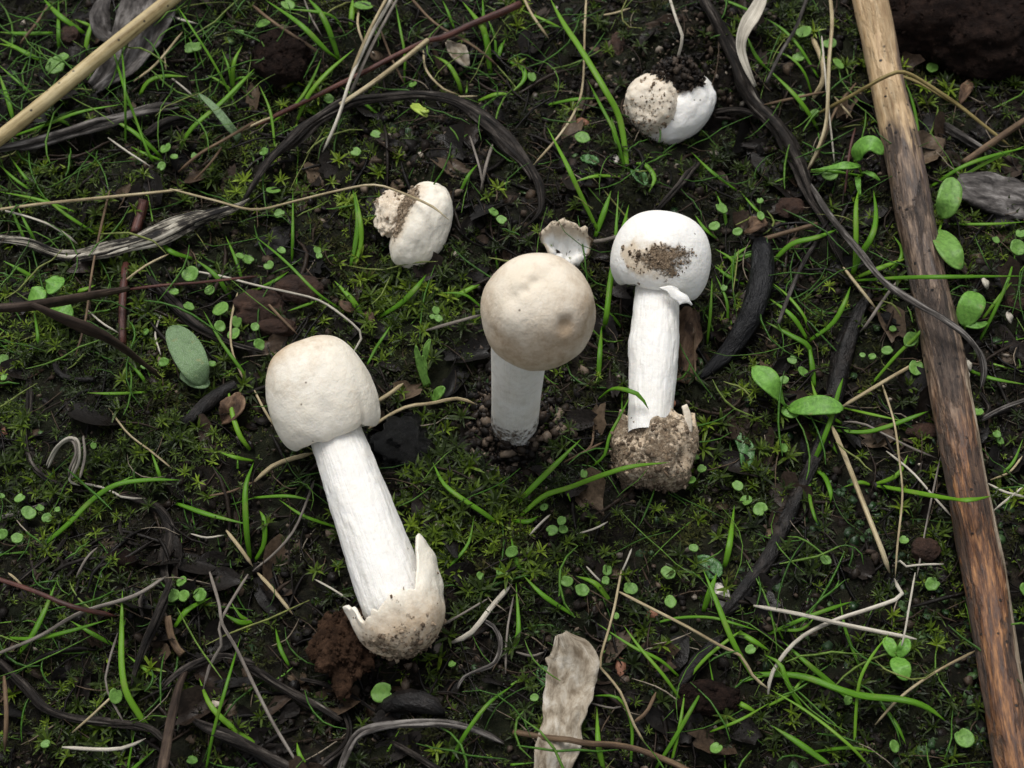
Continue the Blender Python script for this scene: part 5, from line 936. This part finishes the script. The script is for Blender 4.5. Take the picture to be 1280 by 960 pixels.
# ------------------------------------------------------------------ grass: plants of one or more blades, traced at their place
GRASS = [
 [[(298,140),(282,106),(262,70),(235,28),(218,2)],3],[[(248,82),(240,55),(226,25)],2.5],[[(157,186),(156,110),(151,47)],3.5,[(194,206),(185,190),(170,150),(157,115),(145,75),(133,34)],3.5],
 [[(20,169),(60,155),(100,140),(154,130)],5.5,[(95,160),(75,150),(54,141)],5],[[(202,197),(185,180),(160,160),(124,142)],6,[(206,202),(185,194),(163,183)],5],
 [[(224,188),(240,160),(275,130),(300,105),(318,86)],6.5],[[(292,112),(292,80),(303,56)],5.5,[(290,110),(286,85),(277,61)],3.5,[(285,108),(300,97),(322,99)],4,[(290,112),(272,100),(259,94)],3.5],
 [[(174,120),(185,102),(205,95),(236,96)],6.5],[[(66,41),(30,42),(-5,40)],6.5,[(52,76),(30,65),(-4,46)],7,[(45,74),(20,60),(-3,54)],5],[[(106,42),(75,20),(53,-3)],7.5],[[(74,66),(73,40),(73,-3)],5.5],[[(105,76),(110,45),(118,18)],6.5],
 [[(45,122),(20,100),(-3,80)],3.5,[(17,152),(10,125),(-2,90)],6.5],[[(47,243),(20,225),(-4,203)],4,[(48,244),(30,220),(11,194)],4],[[(120,36),(108,30),(93,24)],5],
 [[(425,76),(405,60),(375,30),(332,0)],7.5,[(424,76),(412,40),(400,15),(383,-4)],7.5,[(428,33),(415,20),(390,14),(353,11)],5],[[(438,36),(440,15),(441,-4)],7.5],[[(505,106),(506,70),(500,35),(493,-3)],3.5],[[(456,62),(456,25)],4.5],
 [[(370,155),(385,120),(410,90),(443,61)],6.5,[(335,157),(370,130),(390,100),(402,72)],4.5,[(400,145),(386,138),(372,131)],5.5],[[(344,187),(338,140),(324,106)],3.5],[[(477,146),(450,125),(427,109)],4.5],
 [[(577,118),(572,100),(560,80),(541,69)],6,[(583,118),(584,101)],5],[[(613,92),(608,50),(600,30),(578,2)],8,[(614,92),(606,40),(603,-4)],6,[(620,72),(618,45),(607,18)],3.5,[(622,76),(626,60),(632,48)],5.5],[[(598,126),(620,118),(642,118)],6.5],
 [[(568,36),(560,15),(553,0)],3.5],[[(370,242),(373,184)],3],[[(574,243),(585,220),(598,204)],4.5],[[(372,106),(375,56)],5],
 [[(785,214),(775,150),(755,110),(725,60),(705,30),(687,-3)],8.5,[(782,214),(770,170),(750,130),(734,99)],4.5,[(780,212),(768,165),(764,146)],6.5,[(790,204),(805,205),(818,222),(811,240)],6.5,[(776,221),(745,220),(716,228)],5.5],
 [[(749,292),(725,242),(708,205),(684,159)],6.5],[[(703,36),(680,25),(649,11)],4.5],[[(635,76),(653,85),(655,100),(638,117)],6.5],[[(684,131),(720,124),(746,123)],5.5],[[(922,239),(890,215),(864,190)],4.5],[[(880,242),(880,204)],3],[[(895,-3),(925,8),(962,26)],4.5],[[(960,87),(945,70),(934,46)],5.5],
 [[(1023,162),(1010,140),(990,115),(957,83)],6.5,[(1023,97),(1000,60),(980,38),(958,23)],4.5,[(1016,122),(1005,90),(985,70),(958,62)],3.5],[[(1124,69),(1145,58),(1166,45)],6.5,[(1129,81),(1154,76)],5.5],[[(1151,208),(1147,160),(1140,125),(1132,103)],4],
 [[(1160,236),(1200,210),(1240,195),(1284,184)],5.5,[(1172,241),(1230,205),(1284,181)],4.5],[[(957,231),(986,221)],7.5],[[(96,266),(50,250),(-4,239)],4.5,[(126,296),(85,270),(44,238)],4.5],[[(32,302),(20,275),(9,248)],4,[(48,309),(35,285),(19,253)],4],
 [[(48,351),(30,340),(4,326)],5.5],[[(240,323),(215,315),(198,300)],7.5],[[(289,374),(270,345),(244,324)],6.5],[[(303,352),(295,325),(282,295)],4.5],[[(298,367),(320,360)],4.5],[[(192,283),(184,238)],3.5],[[(313,480),(300,460),(275,425),(254,388)],4.5,[(274,471),(311,451)],4.5],
 [[(101,449),(73,450)],5.5],[[(184,482),(175,468),(154,446)],4.5],[[(45,442),(47,420),(41,378)],4.5],[[(32,436),(-4,420)],6,[(32,432),(-4,408)],7,[(34,431),(-4,433)],5.5],[[(87,366),(105,362),(120,356)],6.5],
 [[(438,333),(445,300),(447,270),(441,237)],6.5,[(442,333),(451,305),(450,275),(444,240)],6.5],[[(425,386),(395,365),(355,325),(316,293)],4],[[(318,363),(345,350),(361,339)],4.5],[[(402,374),(380,382),(359,389)],4],
 [[(456,400),(440,375),(418,351)],7.5,[(471,398),(500,380),(520,360),(533,343)],7.5,[(471,399),(495,395),(504,389)],4],[[(459,456),(470,435),(480,420),(489,406)],4],[[(553,379),(580,365),(617,344)],7.5,[(604,386),(580,368),(547,366)],4],[[(365,329),(366,290),(366,237)],4],[[(622,336),(617,296)],4.5],
 [[(744,296),(755,265),(764,238)],7.5],[[(768,322),(770,290),(773,238)],4.5,[(754,412),(758,395),(765,340),(778,290),(786,256)],7.5],[[(778,411),(765,395),(744,379)],4],[[(748,480),(750,440),(752,408)],6.5],[[(957,271),(945,262),(924,238)],4],[[(896,298),(880,285),(869,269)],5],[[(908,284),(905,265),(894,238)],4.5],
 [[(904,322),(930,320),(959,311)],4.5,[(914,347),(920,320),(939,306)],5.5,[(931,356),(910,345),(893,332)],5.5,[(920,346),(915,325),(894,311)],4.5],[[(884,430),(888,390),(890,348)],4],[[(910,407),(908,375),(894,343)],4,[(914,406),(918,376)],4],[[(758,480),(776,464)],5.5],
 [[(964,329),(990,305),(1020,297),(1049,286)],7.5],[[(1064,346),(1075,320),(1090,295),(1095,270),(1092,238)],7.5,[(1068,346),(1070,300),(1070,260),(1073,238)],6.5,[(1068,348),(1100,335),(1144,319)],6.5,[(1064,351),(1130,347),(1190,346),(1284,345)],6.5],[[(1108,343),(1125,325),(1127,310),(1117,295)],5],
 [[(1014,450),(1010,432),(990,420),(957,402)],7.5,[(1011,426),(1040,405),(1055,380),(1063,358)],6.5,[(1010,426),(990,395),(957,370)],6.5,[(1018,484),(1015,455),(1011,430)],7],[[(1011,414),(1005,395),(985,370),(962,351)],4],[[(1088,482),(1120,445),(1150,415),(1173,380)],4.5],
 [[(1224,427),(1245,385),(1260,350),(1269,318)],4.5,[(1226,402),(1250,370),(1284,328)],4],[[(1238,431),(1284,422)],5.5],[[(1204,460),(1240,473),(1284,481)],5.5,[(1238,454),(1284,466)],4.5],[[(1164,258),(1206,241)],4],[[(1178,280),(1240,280),(1284,277)],4],
 [[(184,490),(140,492),(108,491)],4.5],[[(54,682),(85,655),(115,625),(145,606),(185,600),(227,600)],7.5,[(120,622),(145,606),(168,594)],4],[[(220,629),(260,643),(312,656)],6.5],[[(36,690),(-4,693)],6.5],[[(313,562),(300,545),(290,515),(284,478)],6.5],[[(317,576),(295,572),(274,565)],5.5,[(297,586),(297,568)],4.5],
 [[(313,702),(308,660),(307,610),(317,578)],7.5,[(288,631),(322,621)],4.5],[[(203,606),(198,590),(186,556)],4.5],[[(27,580),(-4,568)],8],[[(32,614),(-4,606)],4.5],[[(623,656),(610,645),(580,625),(555,605),(541,578)],6.5,[(554,722),(565,705),(585,680),(593,644)],4.5],
 [[(318,622),(360,620),(392,626)],4.5,[(427,661),(380,645),(348,624)],4.5],[[(318,702),(330,680),(330,650),(324,638)],6.5],[[(642,634),(665,610),(695,580),(726,549)],7.5],[[(649,646),(680,620),(710,610),(750,595),(790,583),(837,578)],7.5,[(708,612),(713,627)],6],[[(638,650),(660,652),(673,645)],6.5],
 [[(748,499),(765,486),(785,488),(800,495),(811,512)],6.5,[(737,585),(755,570),(762,545),(775,520),(791,489)],4,[(777,532),(778,478)],5.5],[[(905,712),(912,680),(918,631)],8],[[(658,720),(645,700),(639,672)],6.5],
 [[(1013,584),(1025,560),(1040,520),(1048,490),(1054,472)],6.5,[(1052,529),(1038,520),(1022,500),(1014,476)],6.5,[(1013,585),(1012,620),(1018,645),(1023,657)],4.5,[(1015,585),(1030,595),(1038,615),(1038,629)],6.5,[(1033,545),(1040,555),(1047,568)],5.5],
 [[(1043,538),(1080,540),(1110,533),(1140,522),(1160,514)],6.5,[(1055,510),(1090,518),(1132,527)],4],[[(1090,606),(1130,613),(1180,622),(1210,625),(1240,620)],7.5,[(1090,606),(1110,600),(1125,590),(1135,568)],6.5,[(1088,606),(1075,603),(1054,609)],5.5,[(1102,607),(1111,622)],5.5,[(1130,610),(1152,601)],4.5],[[(1123,582),(1122,558)],5.5],
 [[(957,656),(983,664)],7.5,[(957,671),(983,665)],5.5],[[(1239,602),(1265,580),(1279,548)],4],[[(193,922),(175,895),(158,865),(152,830),(152,790),(153,738)],8.5,[(152,802),(157,771)],6],[[(21,820),(40,795),(55,765),(71,726)],7.5],[[(2,797),(45,798),(90,788),(137,774)],5.5],[[(147,809),(115,792),(88,776)],5.5,[(202,852),(180,836),(158,818)],4.5],
 [[(26,776),(-4,779)],4.5],[[(217,785),(235,762),(264,747)],7.5],[[(317,777),(300,778),(279,767)],7.5,[(314,776),(300,770),(289,753)],5.5],[[(257,964),(268,910),(285,850),(301,795)],4.5],[[(322,932),(285,905),(262,880),(249,848)],7.5],[[(163,964),(194,936)],9],[[(159,964),(170,903)],5.5],[[(128,958),(154,955)],6.5],
 [[(564,952),(580,920),(610,880),(642,856)],5.5],[[(484,940),(499,913)],4.5],[[(361,832),(350,810),(344,783)],5.5,[(344,852),(366,834)],6.5],[[(388,964),(375,945),(371,928)],6.5],[[(717,769),(680,745),(653,718)],6.5,[(698,762),(700,724)],5.5],[[(766,757),(745,730),(720,720)],7.5],[[(638,818),(648,790),(645,728)],6.5],[[(646,761),(667,763)],6.5],
 [[(755,964),(748,930),(746,883)],7.5],[[(788,960),(790,910),(780,880),(765,870),(736,870)],4.5],[[(856,882),(830,845),(800,810),(779,781)],4.5,[(851,848),(825,825),(790,808),(746,779)],4.5],[[(819,962),(845,920),(865,885),(881,857)],5.5,[(838,960),(850,905),(857,858)],4.5],
 [[(942,848),(915,800),(895,750),(879,712)],7.5,[(879,764),(888,738),(896,716)],8.5],[[(854,857),(880,825),(910,800),(928,787)],4.5],[[(818,779),(850,772),(890,772),(920,780),(947,788)],4],[[(908,782),(940,800),(963,814)],7.5],[[(911,874),(930,882),(952,894)],7.5],[[(884,916),(925,900),(963,878)],4],[[(924,852),(963,844)],6.5],[[(893,862),(885,818)],4.5],[[(682,859),(664,838)],7.5],[[(638,857),(661,842)],4.5],[[(638,956),(671,953)],5.5],[[(907,964),(905,938)],5],
 [[(940,843),(1000,845),(1050,862),(1080,870),(1130,875),(1160,885),(1183,902)],9,[(1072,882),(1040,855),(1010,830),(978,801)],7.5,[(1100,878),(1120,905),(1133,932)],5.5],[[(1068,938),(1070,890),(1075,850),(1090,820),(1112,791)],4.5,[(1077,838),(1065,810),(1055,780),(1050,748)],4.5],
 [[(955,795),(1000,775),(1040,760),(1065,752)],5.5,[(958,785),(1000,787),(1021,769)],4.5],[[(979,799),(960,764)],4.5],[[(1006,892),(985,855),(975,830),(955,818)],6.5],[[(957,884),(990,865),(1013,833)],4.5],[[(1092,964),(1060,930),(1010,890),(963,862)],4.5],[[(1042,960),(1000,930),(963,906)],8.5],[[(1008,941),(1060,935),(1099,941)],4.5],[[(1215,792),(1213,775),(1206,753)],4.5],
]
PALE = {(438,333)}
count = 0
for gi, row in enumerate(GRASS):
    bl = [(row[k], row[k+1]) for k in range(0, len(row), 2)]
    x0, y0 = bl[0][0][0]; mx, my = bl[0][0][len(bl[0][0])//2]
    L = max(sum(math.dist(b[k], b[k+1]) for k in range(len(b)-1)) for b, _ in bl); wmax = max(w_ for _, w_ in bl)
    lab = ('long ' if L > 130 else 'short ' if L < 45 else '')+('thin ' if wmax < 4.6 else 'broad ' if wmax > 8 else '')+(['', 'green grass blade', 'pair of green grass blades', 'tuft of three green grass blades', 'tuft of four green grass blades', 'tuft of five green grass blades'][len(bl)])+' '+near(mx, my)
    t = thing('grass_plant', lab, 'grass', P(x0, y0, 0), 'green grass growing through the moss')
    rg = random.Random(gi)
    for px, w_ in bl:
        k = len(px); Lc = cm(P(*px[0]), sum(math.dist(px[q], px[q+1]) for q in range(k-1))); H = min(1.9, Lc*rg.uniform(.16, .34))
        q_ = np.linspace(0, 1, k); hs = [max(.04, .05+H*math.sin(math.pi*.78*s_)) for s_ in q_]
        over = (mx, my) in ((710,610), (750,595)) or any(abs(x-790) < 3 and abs(y-583) < 3 for x, y in px)
        if over: hs = [.1,.5,.8,1.3,1.75,1.6][:k]
        if px[0] == (748,499): hs = [.1,1.1,1.75,1.85,1.7]
        if any(1170 < x < 1240 and 340 < y < 630 for x, y in px[1:-1]) or px[-1] == (1240,620): hs = [h_ + 1.5*max(0, 1-abs(x-(1165 if y < 400 else 1215))/60) for h_, (x, y) in zip(hs, px)]
        c0 = P(*px[0]); r = cm(c0, w_)/2
        prof = [r*v for v in np.interp(q_, [0, .12, .55, .85, 1], [.7, .95, 1, .75, .12])]
        V, F, uv = tube(path(px, hs=hs), prof, 8, max(10, int(Lc/.18)), .42, .05, 1.5, gi, (.9, .35), roll=rg.uniform(-.9, .9)); mk('blade', V, F, 'grass', t, uv=uv)

# ------------------------------------------------------------------ clods and stones
def clod(name, label, cat, mat, px, py, rpx, amp=.25, seed=0, sub=4, h=None, freq=1.3, group=None, grains=0):
    g0 = P(px, py, 0); r = [cm(g0, q) for q in rpx]; c = P(px, py, h if h is not None else r[2]*.5)
    V, F = blob(c, r, amp, freq, seed, sub); o = tag(mk(name, V, F, mat), label, cat, group)
    if grains:
        V2, F2, rd = stick_soil(V, grains, .035, seed, V[:,2] > c[2]-.5); stuff(mk('grains', V2, F2, mat, o, attrs={'rnd': rd}), '', '')
    return o
clod('clod', 'rough red-brown clod of earth beside the torn cup', 'clod', 'red_clod', 434,808, (36,46,30), .42, 4, 5, freq=1.7, grains=800)
clod('clod', 'dark brown rounded clod in the grass right of the reed', 'clod', 'dark_clod', 352,70, (36,34,26), .22, 7, 5, grains=300)
clod('clod', 'large dark reddish clod of earth beyond the thick stick', 'clod', 'dark_clod', 1215,35, (110,75,60), .22, 9, 5, h=1.0, grains=900)
clod('clod', 'smooth red-brown lump beyond the fallen cream cap, topmost of three', 'clod', 'brown_clod', 372,362, (28,18,16), .2, 11, 4)
clod('clod', 'smooth red-brown lump beyond the fallen cream cap, widest of three', 'clod', 'brown_clod', 325,385, (34,22,18), .22, 12, 4)
clod('clod', 'smooth red-brown lump touching the fallen cream cap', 'clod', 'brown_clod', 348,410, (26,14,12), .2, 13, 4)
clod('clod', 'black wet shiny lump of earth behind the fallen stem', 'clod', 'black_clod', 503,556, (38,36,28), .28, 15, 5, h=.5, freq=1.8)
clod('clod', 'brown lump half hidden at the flank of the thick stick', 'clod', 'brown_clod', 1158,688, (18,16,14), .2, 16, 4)
clod('clod', 'small brown lump beside the dark stretch of the thick stick', 'clod', 'brown_clod', 1155,540, (20,12,10), .2, 17, 4)
clod('clod', 'grey-brown mossy clod near the thin crossed grass blades', 'clod', 'dark_clod', 885,872, (40,22,18), .28, 18, 5, grains=200)
clod('clod', 'rounded brown clod in the moss by the fibrous root', 'clod', 'dark_clod', 150,702, (18,16,12), .2, 19, 4)
clod('clod', 'small reddish lump in the grass beside the reed', 'clod', 'brown_clod', 87,45, (12,16,10), .2, 20, 4)
clod('clod', 'brown lump by the bent grey straw right of the stick', 'clod', 'brown_clod', 1268,380, (14,12,10), .2, 22, 4)
clod('clod', 'brown rounded lump among stalks above the black curved stalk', 'clod', 'brown_clod', 990,260, (18,14,12), .2, 23, 4)
clod('bark_fragment', 'upright red-brown bark fragment in the soil left of white button', 'bark', 'brown_clod', 772,55, (9,20,9), .25, 24, 4)
for lab, mat, x, y, r in [('two-lobed cream pebble in the moss beside the torn cup flap', 'pebble_cream', 548,655, (9,8,6)), ('red-brown oval pebble left of the long grass blade', 'pebble_red', 728,154, (9,7,5)), ('pale shell-like pebble beside the wet black root', 'shell_white', 901,744, (13,16,8)),
    ('tiny orange pebble under the cream button', 'pebble_red', 512,349, (6,5,4)), ('tiny white pebble under the cream button', 'pebble_cream', 488,350, (4,4,3)), ('small cream pebble left of the standing stem', 'pebble_cream', 590,530, (4,6,3)), ('tiny pale pebble right of the cream button', 'pebble_cream', 570,317, (4,4,3)),
    ('tiny cream pebble in moss right of the black lump', 'pebble_cream', 628,593, (4,4,3)), ('small orange-brown pebble on the long tan straw', 'pebble_red', 815,767, (8,6,5)), ('small orange pebble at the moss edge by dark root', 'pebble_red', 6,540, (8,6,5)), ('pale flat pebble in grass right of the cream button', 'pebble_cream', 945,84, (5,5,3)),
    ('grey pebble at the foot of the torn cup', 'grey_pebble', 545,808, (8,9,6)), ('red pebble at the rim of the soil-caked foot', 'pebble_red', 841,504, (4,5,3)), ('small tan pebble in soil under the white button', 'pebble_cream', 893,192, (6,5,4)), ('white slim pebble by the foot of the long grass', 'shell_white', 770,199, (4,7,3)), ('reddish seed husk near the pale leaf strip', 'pebble_red', 776,833, (7,14,5))]:
    if mat == 'grey_pebble': mat = 'grit_stone' if 'grit_stone' in MAT else (mk_clod('grit_stone', [(.3, (.10,.08,.065)), (.6, (.2,.17,.14))], .6, .3, .04, 2), 'grit_stone')[1]
    h = cm(P(x, y), 8)*.3 if 'rim' not in lab else .9
    clod('pebble', lab, 'pebble', mat, x, y, r, .14, x, 3, h=h)

seen = {}
for o in bpy.data.objects:
    if o.parent is None and o.get('label'): seen.setdefault(o['label'], []).append(o)
for lab, os_ in seen.items():                    # look-alikes: say what each stands between
    if len(os_) < 2: continue
    for o in os_:
        px, py = to_px(*[c/U for c in o.location]); d2 = sorted((min(math.hypot(px-x, py-y) for x, y in v), k) for k, v in LAND.items())
        for pre in (' against ', ' beside ', ' near '):
            if pre in lab:
                new = lab.split(pre)[0]+' between '+d2[0][1]+' and '+d2[1][1]
                if len(new.split()) <= 16: o['label'] = new
                break
for o in list(bpy.data.objects):
    if '_o' in o: del o['_o']
